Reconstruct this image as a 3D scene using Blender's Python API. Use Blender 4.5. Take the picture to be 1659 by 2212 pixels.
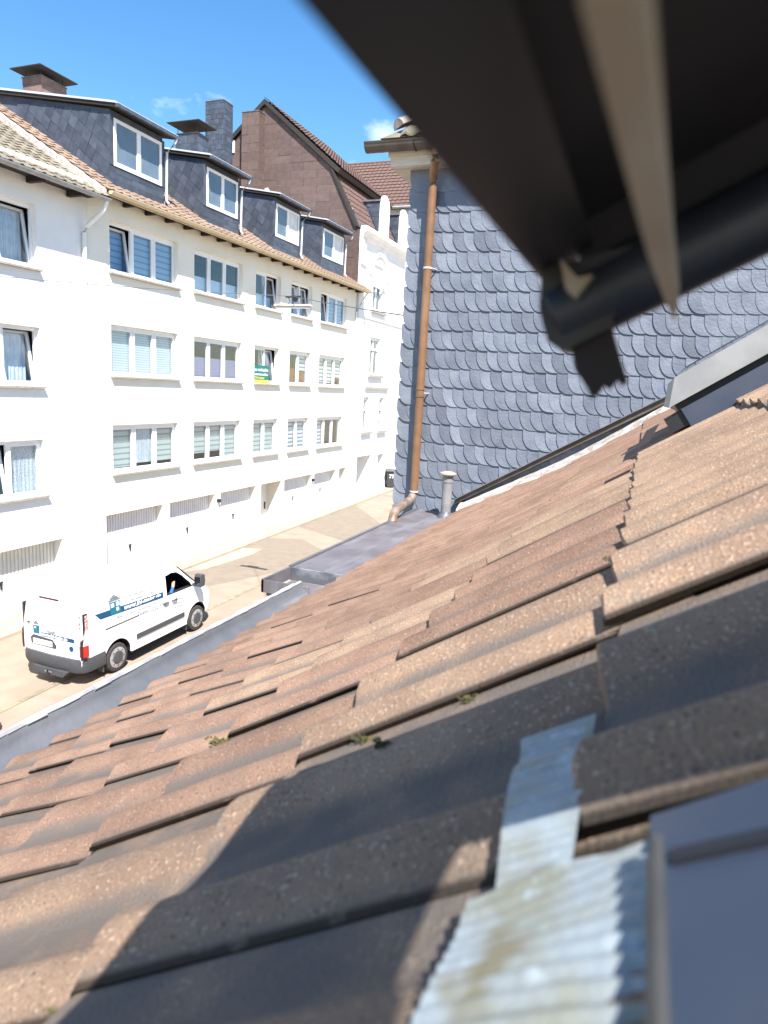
import bpy, bmesh, math, random
from mathutils import Vector, Matrix, noise
import numpy as np
random.seed(7)
for o in list(bpy.data.objects): bpy.data.objects.remove(o)
SC = bpy.context.scene
COL = SC.collection
HC = 6.5                                   # camera height above the street datum
rad = math.radians
# ---------------------------------------------------------------- camera
def nrm(v): return v / np.linalg.norm(v)
F_ = 1475.0
dn = nrm(np.array([-440., 8194., F_])); st = np.array([570., -232.3, F_]); st = nrm(st - dn * st.dot(dn))
CM = np.array([np.cross(st, -dn), st, -dn])          # world = CM @ camera(right, down, forward)
cam_d = bpy.data.cameras.new('camera'); cam = bpy.data.objects.new('camera', cam_d); COL.objects.link(cam)
r_, d_, f_ = CM[:, 0], CM[:, 1], CM[:, 2]
cam.matrix_world = Matrix(((r_[0], -d_[0], -f_[0], 0), (r_[1], -d_[1], -f_[1], 0), (r_[2], -d_[2], -f_[2], HC), (0, 0, 0, 1)))
cam_d.sensor_width = 36; cam_d.lens = 24.0; cam_d.clip_start = 0.01; cam_d.clip_end = 900
cam_d.dof.use_dof = True; cam_d.dof.focus_distance = 7.5; cam_d.dof.aperture_fstop = 8.0
SC.camera = cam
SC.render.resolution_x = 768; SC.render.resolution_y = 1024
def proj(p):                                          # world point -> 768x1024 pixel
    v = CM.T @ (np.array([p[0], p[1], p[2] - HC]))
    if v[2] < 0.02: return None
    k = 768 / 1659.0
    return ((829.5 + F_ * v[0] / v[2]) * k, (1106 + F_ * v[1] / v[2]) * k)
def in_view(p, m=12):
    q = proj(p)
    return q is not None and -m < q[0] < 768 + m and -m < q[1] < 1024 + m
# ---------------------------------------------------------------- light
SUN = Vector((0.148, -0.18, 0.33)).normalized()
w = bpy.data.worlds.new('World'); SC.world = w; w.use_nodes = True
nt = w.node_tree; nt.nodes.clear()
N = nt.nodes.new; Lk = nt.links.new
out = N('ShaderNodeOutputWorld'); bg = N('ShaderNodeBackground'); sky = N('ShaderNodeTexSky')
sky.sky_type = 'NISHITA'; sky.sun_disc = False
sky.sun_elevation = math.asin(SUN.z); sky.sun_rotation = math.atan2(SUN.x, SUN.y)
sky.air_density = 1.15; sky.dust_density = 0.25; sky.ozone_density = 2.2; sky.altitude = 150
bg.inputs[1].default_value = 0.09
tc = N('ShaderNodeTexCoord'); mp = N('ShaderNodeMapping'); mp.inputs[1].default_value = (3.182, 0.497, 0.235); mp.inputs[3].default_value = (1, 1, 1.7)
nz = N('ShaderNodeTexNoise'); nz.inputs['Scale'].default_value = 4.2; nz.inputs['Detail'].default_value = 7; nz.inputs['Roughness'].default_value = .55
cr = N('ShaderNodeValToRGB'); cr.color_ramp.elements[0].position = .585; cr.color_ramp.elements[1].position = .76
cr.color_ramp.elements[1].color = (.75, .75, .75, 1)
mx = N('ShaderNodeMix'); mx.data_type = 'RGBA'; mx.inputs[7].default_value = (8.5, 8.8, 9.2, 1)
Lk(tc.outputs['Generated'], mp.inputs[0]); Lk(mp.outputs[0], nz.inputs[0]); Lk(nz.outputs[0], cr.inputs[0])
Lk(cr.outputs[0], mx.inputs[0]); hsv = N('ShaderNodeHueSaturation'); hsv.inputs['Saturation'].default_value = 1.30; Lk(sky.outputs[0], hsv.inputs['Color']); Lk(hsv.outputs[0], mx.inputs[6]); Lk(mx.outputs[2], bg.inputs[0]); Lk(bg.outputs[0], out.inputs[0])
sd = bpy.data.lights.new('sun', 'SUN'); sd.energy = 5.0; sd.angle = rad(.53); sd.color = (1, .955, .89)
so = bpy.data.objects.new('sun', sd); COL.objects.link(so); so.rotation_euler = SUN.to_track_quat('Z', 'Y').to_euler(); so.location = (10, -12, 30)
vs = SC.view_settings; vs.view_transform = 'Standard'; vs.look = 'None'; vs.gamma = 1; vs.exposure = 1.45; vs.use_curve_mapping = False
# ---------------------------------------------------------------- materials
MATS = {}
def mat(name, col, rough=.7, col2=None, nscale=6., bump=0., bscale=60., metal=0., spec=.4, speck=None, var=0., detail=4, ramp=(.4, .62), coat=0., streak=None, pan=None):
    """procedural: base colour broken by noise, optional fine speckles, per-object variation and bump"""
    if name in MATS: return MATS[name]
    m = bpy.data.materials.new(name); m.use_nodes = True; t = m.node_tree; b = t.nodes['Principled BSDF']
    b.inputs['Roughness'].default_value = rough; b.inputs['Metallic'].default_value = metal; b.inputs['Specular IOR Level'].default_value = spec
    b.inputs['Coat Weight'].default_value = coat
    c = t.nodes.new('ShaderNodeTexCoord'); co = c.outputs['Object']
    if var or speck:
        oi = t.nodes.new('ShaderNodeObjectInfo'); va = t.nodes.new('ShaderNodeVectorMath'); va.operation = 'MULTIPLY_ADD'
        t.links.new(oi.outputs['Random'], va.inputs[0]); va.inputs[1].default_value = (37, 53, 71); t.links.new(co, va.inputs[2]); co = va.outputs[0]
    def noise_(scale, det=4, vec=None):
        n = t.nodes.new('ShaderNodeTexNoise'); n.inputs['Scale'].default_value = scale; n.inputs['Detail'].default_value = det
        t.links.new(vec or co, n.inputs[0]); return n
    def mixc(fac, a, bb):
        x = t.nodes.new('ShaderNodeMix'); x.data_type = 'RGBA'
        if hasattr(fac, 'is_linked'): t.links.new(fac, x.inputs[0])
        else: x.inputs[0].default_value = fac
        for s, i in ((a, 6), (bb, 7)):
            if isinstance(s, tuple): x.inputs[i].default_value = (*s, 1)
            else: t.links.new(s, x.inputs[i])
        return x.outputs[2]
    def ramp_(src, lo, hi):
        r = t.nodes.new('ShaderNodeMapRange'); r.inputs[1].default_value = lo; r.inputs[2].default_value = hi; t.links.new(src, r.inputs[0]); return r.outputs[0]
    col2 = col2 or tuple(min(1, x * .86) for x in col)
    cur = mixc(ramp_(noise_(nscale, detail).outputs[0], *ramp), col, col2)
    if streak:
        mpn = t.nodes.new('ShaderNodeMapping'); mpn.inputs[3].default_value = streak[0]; t.links.new(co, mpn.inputs[0])
        cur = mixc(ramp_(noise_(1.0, 5, mpn.outputs[0]).outputs[0], .5, .75), cur, streak[1])
    if speck:
        for sc_, lo, hi, cc in speck:
            cur = mixc(ramp_(noise_(sc_, 2).outputs[0], lo, hi), cur, cc)
    if pan:                                                # dirt and painted shading contrast in the tile pans; dirty free-edge groove
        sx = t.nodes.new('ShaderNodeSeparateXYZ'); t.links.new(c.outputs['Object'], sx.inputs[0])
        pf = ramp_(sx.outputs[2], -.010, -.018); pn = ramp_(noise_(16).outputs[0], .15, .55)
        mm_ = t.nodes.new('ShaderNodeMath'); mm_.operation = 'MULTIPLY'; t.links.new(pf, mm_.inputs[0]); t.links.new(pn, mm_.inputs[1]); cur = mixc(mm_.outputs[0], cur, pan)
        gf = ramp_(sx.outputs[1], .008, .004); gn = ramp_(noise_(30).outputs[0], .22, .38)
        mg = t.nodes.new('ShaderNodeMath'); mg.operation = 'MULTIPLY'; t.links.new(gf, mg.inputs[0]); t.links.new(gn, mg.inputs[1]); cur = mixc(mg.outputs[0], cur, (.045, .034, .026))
    if var:
        hs = t.nodes.new('ShaderNodeHueSaturation'); t.links.new(cur, hs.inputs['Color'])
        r = t.nodes.new('ShaderNodeMapRange'); r.inputs[3].default_value = 1 - var; r.inputs[4].default_value = 1 + var
        t.links.new(oi.outputs['Random'], r.inputs[0]); t.links.new(r.outputs[0], hs.inputs['Value']); cur = hs.outputs[0]
    t.links.new(cur, b.inputs['Base Color'])
    if bump:
        bn = t.nodes.new('ShaderNodeBump'); bn.inputs['Strength'].default_value = bump; bn.inputs['Distance'].default_value = .6 / bscale
        t.links.new(noise_(bscale, 3).outputs[0], bn.inputs['Height']); t.links.new(bn.outputs[0], b.inputs['Normal'])
    MATS[name] = m; return m
def stripe_mat(name, c1, c2, period, duty=.5, axis=2):
    if name in MATS: return MATS[name]
    m = bpy.data.materials.new(name); m.use_nodes = True; t = m.node_tree; b = t.nodes['Principled BSDF']; b.inputs['Roughness'].default_value = .8
    c = t.nodes.new('ShaderNodeTexCoord'); s = t.nodes.new('ShaderNodeSeparateXYZ'); t.links.new(c.outputs['Object'], s.inputs[0])
    d = t.nodes.new('ShaderNodeMath'); d.operation = 'DIVIDE'; d.inputs[1].default_value = period; t.links.new(s.outputs[axis], d.inputs[0])
    f = t.nodes.new('ShaderNodeMath'); f.operation = 'FRACT'; t.links.new(d.outputs[0], f.inputs[0])
    g = t.nodes.new('ShaderNodeMath'); g.operation = 'GREATER_THAN'; g.inputs[1].default_value = duty; t.links.new(f.outputs[0], g.inputs[0])
    x = t.nodes.new('ShaderNodeMix'); x.data_type = 'RGBA'; x.inputs[6].default_value = (*c1, 1); x.inputs[7].default_value = (*c2, 1)
    t.links.new(g.outputs[0], x.inputs[0]); t.links.new(x.outputs[2], b.inputs['Base Color']); MATS[name] = m; return m
def glass_mat(name='window_glass', tint=(.93, .97, 1.0), f0=.055):
    if name in MATS: return MATS[name]
    m = bpy.data.materials.new(name); m.use_nodes = True; t = m.node_tree; t.nodes.clear()
    o = t.nodes.new('ShaderNodeOutputMaterial'); a = t.nodes.new('ShaderNodeBsdfTransparent'); g = t.nodes.new('ShaderNodeBsdfGlossy')
    g.inputs['Roughness'].default_value = .02; a.inputs[0].default_value = (*tint, 1)
    fr = t.nodes.new('ShaderNodeLayerWeight'); fr.inputs[0].default_value = .5
    pw = t.nodes.new('ShaderNodeMath'); pw.operation = 'POWER'; pw.inputs[1].default_value = 3.5; t.links.new(fr.outputs['Facing'], pw.inputs[0])
    ma = t.nodes.new('ShaderNodeMath'); ma.operation = 'MULTIPLY_ADD'; ma.inputs[1].default_value = .85; ma.inputs[2].default_value = f0; t.links.new(pw.outputs[0], ma.inputs[0])
    mxs = t.nodes.new('ShaderNodeMixShader'); t.links.new(ma.outputs[0], mxs.inputs[0]); t.links.new(a.outputs[0], mxs.inputs[1]); t.links.new(g.outputs[0], mxs.inputs[2])
    t.links.new(mxs.outputs[0], o.inputs[0]); MATS[name] = m; return m
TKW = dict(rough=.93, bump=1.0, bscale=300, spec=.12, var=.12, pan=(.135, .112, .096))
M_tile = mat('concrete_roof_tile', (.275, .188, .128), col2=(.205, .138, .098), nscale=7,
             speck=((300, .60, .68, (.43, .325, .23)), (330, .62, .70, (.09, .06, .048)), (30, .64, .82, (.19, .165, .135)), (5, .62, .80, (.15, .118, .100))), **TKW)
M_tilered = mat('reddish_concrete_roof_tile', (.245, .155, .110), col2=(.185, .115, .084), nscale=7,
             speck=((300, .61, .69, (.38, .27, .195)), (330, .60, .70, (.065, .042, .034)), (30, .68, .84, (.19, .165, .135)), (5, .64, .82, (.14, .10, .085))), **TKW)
M_moss = mat('moss', (.05, .052, .02), 1, (.10, .085, .03), 60, bump=.8, bscale=200)
M_zinc = mat('weathered_zinc', (.105, .11, .125), .55, (.15, .155, .17), 5, metal=.35, bump=.12, bscale=40, ramp=(.35, .7), streak=((6, .8, 6), (.36, .37, .39)))
M_zincdark = mat('zinc_lined_tray', (.115, .106, .118), .6, (.15, .138, .15), 5, metal=.2, streak=((9, 1.5, 2), (.21, .205, .22)))
M_lead = mat('pleated_lead_apron', (.34, .36, .37), .5, (.29, .275, .215), 22, metal=.25, bump=.3, bscale=150, ramp=(.42, .6), speck=((60, .60, .72, (.46, .50, .52)), (26, .62, .76, (.22, .19, .12))))
M_clad = mat('grey_aluminium_cladding', (.048, .060, .090), .45, (.060, .070, .098), 14, metal=.25, bump=.05, bscale=300, spec=.5)
M_cladl = mat('light_aluminium_cover', (.30, .30, .295), .45, (.25, .25, .245), 10, metal=.2)
M_sash = mat('dark_sash_cladding', (.016, .0145, .016), .5, (.021, .019, .021), 20, spec=.4)
M_sash2 = mat('blue_black_stile', (.014, .017, .026), .45, (.019, .022, .032), 20, spec=.5)
M_sashin = mat('brown_black_sash_lining', (.008, .0055, .0065), .7, (.012, .008, .009), 20)
M_wood = mat('pale_pine', (.33, .285, .225), .7, (.28, .235, .18), 15, streak=((60, 3, 60), (.28, .2, .12)))
M_slate = mat('blue_grey_slate', (.106, .121, .156), .36, (.158, .174, .206), 5, bump=.35, bscale=45, spec=.5, var=.20, speck=((120, .66, .78, (.24, .25, .27)),), ramp=(.35, .7))
M_slated = mat('dark_slate', (.046, .057, .080), .5, (.066, .077, .102), 4, bump=.3, bscale=40, spec=.4, var=.22)
M_brownpipe = mat('brown_painted_pipe', (.19, .098, .048), .42, (.15, .08, .042), 8, spec=.5, streak=((9, 9, 1.2), (.25, .15, .085)))
M_greypipe = mat('grey_vent_pipe', (.23, .225, .23), .55, (.19, .185, .19), 12, streak=((9, 9, 1.5), (.15, .145, .15)))
M_white = mat('white_render', (.80, .79, .77), .9, (.76, .75, .73), 1.3, bump=.25, bscale=25, spec=.2)
M_cream = mat('cream_render', (.80, .77, .68), .9, (.76, .725, .63), 1.1, bump=.2, bscale=30, spec=.2)
M_whiteC = mat('white_stucco', (.80, .80, .79), .85, (.75, .75, .75), 1.5, bump=.12, bscale=20, spec=.2)
M_pvc = mat('white_window_frame', (.80, .80, .80), .35, (.77, .77, .77), 3, spec=.45)
M_sill = mat('stone_sill', (.34, .31, .28), .8, (.28, .255, .23), 9)
M_curt = mat('white_curtain', (.74, .75, .74), .9, (.60, .62, .62), 4, streak=((1, 40, .5), (.42, .45, .46)))
M_lace = mat('lace_curtain', (.68, .70, .69), .9, (.40, .44, .45), 26, streak=((1, 30, 1), (.30, .33, .34)))
M_dark = mat('dark_room', (.008, .008, .010), .9, (.014, .014, .016), 3)
M_frost = mat('frosted_film', (.62, .70, .76), .6, (.56, .64, .71), 3)
M_pliss = stripe_mat('purple_pleated_blind', (.25, .24, .37), (.19, .185, .30), .05)
M_fine = stripe_mat('fine_pleated_blind', (.62, .66, .68), (.40, .45, .48), .07, .62)
M_zebra = stripe_mat('zebra_blind', (.52, .56, .49), (.27, .31, .29), .17, .70)
M_zebw = stripe_mat('white_zebra_blind', (.66, .68, .68), (.20, .22, .25), .17, .62)
M_zebb = stripe_mat('blue_zebra_blind', (.30, .42, .56), (.16, .25, .38), .17, .72)
M_brownbox = mat('brown_card', (.22, .08, .045), .8)
M_ytile = mat('yellowed_clay_tile', (.175, .152, .115), .85, (.125, .108, .08), 6, var=.16, speck=((40, .6, .75, (.2, .16, .1)),))
M_rtile = mat('orange_clay_tile', (.205, .135, .098), .85, (.175, .128, .095), 6, var=.18, speck=((40, .6, .75, (.30, .22, .155)),))
M_btile = mat('brown_clay_tile', (.125, .074, .060), .8, (.10, .06, .05), 6, var=.12)
M_mortar = mat('verge_mortar', (.48, .44, .40), .95, (.34, .30, .27), 14, bump=.5, bscale=60)
M_panel = mat('brown_fibre_panel', (.115, .078, .068), .75, (.094, .064, .058), 5, var=.12)
M_cream_gut = mat('cream_gutter', (.60, .50, .34), .6, (.52, .43, .29), 7)
M_greygut = mat('grey_gutter', (.30, .30, .30), .5, (.24, .24, .24), 7)
M_darktrim = mat('dark_wood_trim', (.03, .024, .02), .7)
M_browngut = mat('brown_gutter', (.075, .058, .046), .5, (.10, .085, .07), 8)
M_soffit = mat('cream_soffit', (.62, .58, .50), .7, (.56, .51, .43), 6, streak=((1, 8, 8), (.40, .35, .28)))
M_zincedge = mat('zinc_roof_edge', (.55, .57, .60), .5, (.48, .50, .53), 4, metal=.2)
M_asph = mat('weathered_asphalt', (.265, .212, .165), .95, (.235, .186, .143), 2.2, bump=.35, bscale=90, speck=((70, .58, .72, (.33, .27, .20)), (.9, .55, .75, (.215, .165, .12))))
M_asph2 = mat('asphalt_repair', (.20, .162, .126), .95, (.178, .145, .113), 3, bump=.35, bscale=90, speck=((70, .58, .72, (.21, .18, .14)),))
M_pave = mat('pale_pavement', (.38, .31, .225), .95, (.33, .265, .19), 2.5, bump=.3, bscale=80, speck=((60, .58, .72, (.36, .31, .23)),))
M_kerb = mat('kerb_stone', (.24, .21, .15), .9, (.18, .155, .10), 5, var=.15)
M_garage = mat('garage_door_white', (.70, .68, .69), .5, (.66, .64, .65), 3)
M_garagey = mat('garage_door_beige', (.70, .68, .63), .6, (.65, .63, .58), 3)
M_handle = mat('black_metal', (.02, .02, .022), .4)
M_van = mat('white_car_paint', (.80, .80, .80), .25, (.79, .79, .79), 3, spec=.5, coat=.5)
M_plast = mat('dark_grey_plastic', (.05, .052, .058), .55, (.06, .062, .068), 12)
M_tyre = mat('tyre_rubber', (.035, .030, .030), .85, (.05, .043, .042), 20)
M_rim = mat('steel_hub_cap', (.42, .42, .43), .35, (.34, .34, .35), 9, metal=.5)
M_red = mat('red_lamp', (.40, .018, .012), .2, (.32, .012, .010), 14, spec=.6)
M_lampr = mat('patterned_lamp', (.40, .10, .10), .2, (.62, .50, .50), 28, spec=.6, ramp=(.45, .55))
M_lampw = mat('clear_lamp', (.62, .50, .50), .2, (.50, .36, .36), 30, spec=.6)
M_navy = mat('navy_print', (.006, .058, .135), .4, (.005, .05, .12), 9)
M_teal = mat('teal_print', (.01, .13, .19), .4)
M_inkw = mat('white_print', (.82, .82, .82), .5)
M_ink = mat('grey_print', (.16, .18, .20), .5)
M_plate = mat('number_plate', (.72, .71, .68), .4)
M_int = mat('cab_interior', (.012, .013, .016), .8)
M_carglass = mat('dark_car_glass', (.012, .016, .018), .06, (.02, .026, .028), 3, spec=.8)
M_carblack = mat('black_car_paint', (.02, .02, .024), .25, (.025, .025, .03), 4, spec=.5, coat=.4)
M_skin = mat('skin', (.52, .29, .19), .55, (.48, .26, .17), 20)
M_blue = mat('blue_shirt', (.035, .16, .42), .8, (.025, .12, .34), 12)
M_jean = mat('dark_trousers', (.02, .025, .05), .85)
M_hair = mat('brown_hair', (.035, .02, .012), .8)
M_bin = mat('dark_grey_bin_plastic', (.035, .036, .042), .55, (.05, .05, .056), 9)
M_cable = mat('street_cable', (.10, .10, .105), .6)
M_lampb = mat('luminaire_housing', (.42, .38, .32), .5, (.36, .32, .27), 8)
M_green = mat('green_sign_print', (.015, .16, .145), .5)
M_yellow = mat('yellow_sign_print', (.62, .54, .07), .5)
M_snow = mat('snow_guard_metal', (.035, .033, .036), .5)
GL = glass_mat()
# ---------------------------------------------------------------- mesh building
class MB:
    def __init__(s): s.v = []; s.f = []
    def add(s, vs, fs):
        k = len(s.v); s.v += [tuple(x) for x in vs]; s.f += [tuple(i + k for i in f) for f in fs]; return s
    def box(s, x0, x1, y0, y1, z0, z1):
        return s.add([(x, y, z) for z in (z0, z1) for y in (y0, y1) for x in (x0, x1)],
                     [(0, 2, 3, 1), (4, 5, 7, 6), (0, 1, 5, 4), (2, 6, 7, 3), (0, 4, 6, 2), (1, 3, 7, 5)])
    def prism(s, pts, fn, a, b):
        n = len(pts); vs = [fn(p, q, a) for p, q in pts] + [fn(p, q, b) for p, q in pts]
        return s.add(vs, [tuple(range(n - 1, -1, -1)), tuple(range(n, 2 * n))] + [(i, (i + 1) % n, n + (i + 1) % n, n + i) for i in range(n)])
    def tube(s, path, r, n=10, caps=True):
        path = [Vector(p) for p in path]; rings = []
        for i, p in enumerate(path):
            d = (path[min(i + 1, len(path) - 1)] - path[max(i - 1, 0)]).normalized()
            a = d.cross(Vector((0, 0, 1)));
            if a.length < .2: a = d.cross(Vector((1, 0, 0)))
            a.normalize(); b = d.cross(a); rr = r[i] if isinstance(r, (list, tuple)) else r
            rings.append([p + (a * math.cos(2 * math.pi * j / n) + b * math.sin(2 * math.pi * j / n)) * rr for j in range(n)])
        k = len(path); vs = [v for ring in rings for v in ring]
        fs = [(i * n + j, i * n + (j + 1) % n, (i + 1) * n + (j + 1) % n, (i + 1) * n + j) for i in range(k - 1) for j in range(n)]
        if caps: fs += [tuple(range(n - 1, -1, -1)), tuple(range((k - 1) * n, k * n))]
        return s.add(vs, fs)
    def cyl(s, c, axis, r, h, n=24):
        d = Vector(axis).normalized(); return s.tube([Vector(c) - d * h / 2, Vector(c) + d * h / 2], r, n)
    def grid(s, rows, close=False):
        k = len(s.v); m = len(rows[0]); n = len(rows)
        for r in rows: s.v += [tuple(p) for p in r]
        for i in range(n - 1):
            for j in range(m - 1 if not close else m):
                a, b = k + i * m + j, k + i * m + (j + 1) % m; s.f.append((a, b, b + m, a + m))
        return s
def mesh_of(name, mb, material, smooth=None, fixn=True):
    me = bpy.data.meshes.new(name); me.from_pydata(mb.v, [], mb.f)
    if fixn:
        bm = bmesh.new(); bm.from_mesh(me); bmesh.ops.recalc_face_normals(bm, faces=bm.faces); bm.to_mesh(me); bm.free()
    for m in (material if isinstance(material, (list, tuple)) else [material]): me.materials.append(m)
    if smooth is not None:
        me.polygons.foreach_set('use_smooth', [True] * len(me.polygons)); me.set_sharp_from_angle(angle=rad(smooth))
    return me
SROT = -rad(.84)                                      # the street runs at a slight angle to our own eave
class Thing:
    """an Empty at the thing's base; parts are given in frame coordinates (z relative to the camera)"""
    def __init__(s, name, label, cat, origin, frame='H', group=None):
        s.o = Vector(origin); s.frame = frame
        e = bpy.data.objects.new(name, None); COL.objects.link(e); e.empty_display_size = .3
        rz = SROT if frame == 'S' else 0.0
        e.location = Matrix.Rotation(rz, 3, 'Z') @ s.o + Vector((0, 0, HC)); e.rotation_euler = (0, 0, rz)
        e['label'] = label; e['category'] = cat
        if group: e['group'] = group
        s.e = e
    def world(s, p): return Matrix.Rotation(SROT if s.frame == 'S' else 0, 3, 'Z') @ Vector(p) + Vector((0, 0, HC))
    def part(s, name, mb, material, parent=None, smooth=None, label=None, kind=None, fixn=True):
        m2 = MB(); m2.v = [(x - s.o.x, y - s.o.y, z - s.o.z) for x, y, z in mb.v]; m2.f = mb.f
        me = mesh_of(name, m2, material, smooth, fixn)
        return s.link(name, me, parent, label, kind)
    def link(s, name, me, parent=None, label=None, kind=None, loc=None, rot=None):
        o = bpy.data.objects.new(name, me); COL.objects.link(o); o.parent = parent or s.e
        if loc is not None: o.location = Vector(loc) - s.o
        if rot is not None: o.rotation_euler = rot
        if label: o['label'] = label
        if kind: o['kind'] = kind
        return o
def structure(name, mb, material, frame='S', smooth=None):
    me = mesh_of(name, mb, material, smooth); o = bpy.data.objects.new(name, me); COL.objects.link(o)
    o.location = (0, 0, HC); o.rotation_euler = (0, 0, SROT if frame == 'S' else 0); o['kind'] = 'structure'; return o
def clip(poly, cl):
    """Sutherland-Hodgman: poly clipped to the convex counter-clockwise polygon cl"""
    for i in range(len(cl)):
        a, b = cl[i], cl[(i + 1) % len(cl)]; outp = []
        def side(p): return (b[0] - a[0]) * (p[1] - a[1]) - (b[1] - a[1]) * (p[0] - a[0])
        for j in range(len(poly)):
            p, q = poly[j], poly[(j + 1) % len(poly)]; sp, sq = side(p), side(q)
            if sp >= 0: outp.append(p)
            if sp * sq < 0:
                t = sp / (sp - sq); outp.append((p[0] + t * (q[0] - p[0]), p[1] + t * (q[1] - p[1])))
        poly = outp
        if len(poly) < 3: return []
    return poly
def area(p): return abs(sum(p[i][0] * p[(i + 1) % len(p)][1] - p[(i + 1) % len(p)][0] * p[i][1] for i in range(len(p)))) / 2
def ccw(p): return p if sum(p[i][0] * p[(i + 1) % len(p)][1] - p[(i + 1) % len(p)][0] * p[i][1] for i in range(len(p))) > 0 else p[::-1]
def shrink(p, g):
    cx = sum(a for a, b in p) / len(p); cy = sum(b for a, b in p) / len(p); res = []
    for a, b in p:
        d = math.hypot(a - cx, b - cy) or 1; res.append((a - (a - cx) / d * g, b - (b - cy) / d * g))
    return res
def clad(T, parent, name, pieces, boundary, fn, t0, t1, material, gap=.006, jit=.004, minarea=.004):
    bd = ccw(boundary)
    for p in pieces:
        q = clip(ccw(p), bd)
        if len(q) < 3 or area(q) < minarea: continue
        k = random.uniform(-jit, jit)
        T.part(name, MB().prism(shrink(q, gap), fn, t0, t1 + k), material, parent)
def rows(x0, x1, z0, z1, w, h, stag=.5):
    res = []; i = 0; z = z0
    while z < z1:
        x = x0 - w * (stag if i % 2 else 0)
        while x < x1: res.append([(x, z), (x + w, z), (x + w, z + h), (x, z + h)]); x += w
        z += h; i += 1
    return res
def diamonds(x0, x1, z0, z1, a, b, slope=.7):
    """rhombic slating: two families of sloping joints"""
    res = []
    for i in range(int((x1 - x0) / a) * 2 + 30):
        for j in range(int((z1 - z0) / b) * 2 + 30):
            u = x0 - (x1 - x0) + i * a; v = z0 - 4 + j * b
            def P(i_, j_): return (x0 - 6 + i_ * a + j_ * a * .55, z0 - 8 + j_ * b + i_ * a * slope)
            q = [P(i, j), P(i + 1, j), P(i + 1, j + 1), P(i, j + 1)]
            cx = sum(p[0] for p in q) / 4; cz = sum(p[1] for p in q) / 4
            if x0 - a < cx < x1 + a and z0 - b < cz < z1 + b: res.append(q)
    return res
def wall_mesh(y0, y1, z0, z1, xf, openings, depth, thick=.3):
    """street wall in the plane x = xf (facing +x) with real openings and reveals"""
    ys = sorted({y0, y1, *[v for o in openings for v in o[:2]]}); zs = sorted({z0, z1, *[v for o in openings for v in o[2:4]]}); m = MB()
    for a, b in zip(ys, ys[1:]):
        for c, d in zip(zs, zs[1:]):
            my, mz = (a + b) / 2, (c + d) / 2
            if any(o[0] < my < o[1] and o[2] < mz < o[3] for o in openings): continue
            m.add([(xf, a, c), (xf, b, c), (xf, b, d), (xf, a, d)], [(0, 1, 2, 3)])
    for o in openings:
        a, b, c, d = o[:4]; dp = o[4] if len(o) > 4 else depth
        for p, q in (((a, c), (a, d)), ((a, d), (b, d)), ((b, d), (b, c)), ((b, c), (a, c))):
            m.add([(xf, *p), (xf, *q), (xf - dp, *q), (xf - dp, *p)], [(0, 1, 2, 3)])
    return m
def text_mesh(name, s, size, material, extr=.0008, shear=0., bold=0.):
    cu = bpy.data.curves.new(name, 'FONT'); cu.body = s; cu.size = size; cu.extrude = extr; cu.shear = shear; cu.offset = bold; cu.resolution_u = 2; cu.align_x = 'LEFT'
    o = bpy.data.objects.new(name, cu); COL.objects.link(o); bpy.context.view_layer.update()
    me = bpy.data.meshes.new_from_object(o.evaluated_get(bpy.context.evaluated_depsgraph_get()))
    bpy.data.objects.remove(o); bpy.data.curves.remove(cu); me.materials.clear(); me.materials.append(material); me.name = name; return me
R_SIDE = Matrix(((0, 0, 1), (1, 0, 0), (0, 1, 0)))     # text read from +x
R_REAR = Matrix(((1, 0, 0), (0, 0, -1), (0, 1, 0)))    # text read from -y
def gz(y): return -6.525 + .0216 * y                  # street level at street-frame y
# ================================================================ THE GROUND
def slab(pts, lift, fn=gz):
    m = MB(); n = len(pts); m.add([(x, y, gz(y) + lift) for x, y in pts], [tuple(range(n))]); return m
structure('ground', MB().add([(-400, -400, gz(-400) - .12), (400, -400, gz(-400) - .12), (400, 500, gz(500) - .12), (-400, 500, gz(500) - .12)], [(0, 1, 2, 3)]), M_pave)
structure('road', slab([(-13.9, -60), (-10.9, -60), (-10.95, 25), (-10.95, 60), (-13.9, 60)], -.03), M_asph)
# far pavement, a kerb step above the road, with dropped drive
fp = MB(); fp.box(-14.75, -13.78, -60, 60, 0, 1); fp.v = [(x, y, gz(y) + (.05 if z else -.2)) for x, y, z in fp.v]
structure('far_pavement', fp, M_pave)
npv = MB(); npv.box(-10.78, 6, -60, 60, 0, 1); npv.v = [(x, y, gz(y) + (0 if z else -.25)) for x, y, z in npv.v]
near_pave = structure('near_pavement', npv, M_asph)
for i in range(44):                                      # kerb stones of the near pavement
    y = 4 + i * 1.0
    m = MB().box(-10.9, -10.785, y + .006, y + .994, 0, 1); m.v = [(x, yy, gz(yy) + (.008 if z else -.25) + random.uniform(-.003, .003)) for x, yy, z in m.v]
    k = bpy.data.objects.new('kerb_stone', mesh_of('kerb_stone', m, M_kerb)); COL.objects.link(k); k.parent = near_pave
for nme, pts, mm in (('asphalt_patch', [(-13.86, 17.5), (-12.2, 16.6), (-11.1, 19.2), (-11.0, 22.4), (-12.6, 23.6), (-13.86, 23)], M_asph2),
                     ('asphalt_patch', [(-13.86, 25.5), (-11.05, 24.2), (-11.0, 28.0), (-13.86, 31.5)], M_asph2),
                     ('asphalt_patch', [(-13.86, 9.6), (-11.0, 6.2), (-11.0, 7.7), (-13.86, 10.6)], M_asph2)):
    structure(nme, slab(pts, -.026), mm)
structure('asphalt_patch', slab([(-10.4, 27), (-8.2, 27), (-8.2, 33), (-10.4, 33)], .004), M_asph2)
structure('pavement_patch', slab([(-13.76, 21.2), (-13.1, 21.4), (-13.0, 20.6), (-13.3, 18.2), (-13.76, 17.6)], -.022), M_pave)

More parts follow.
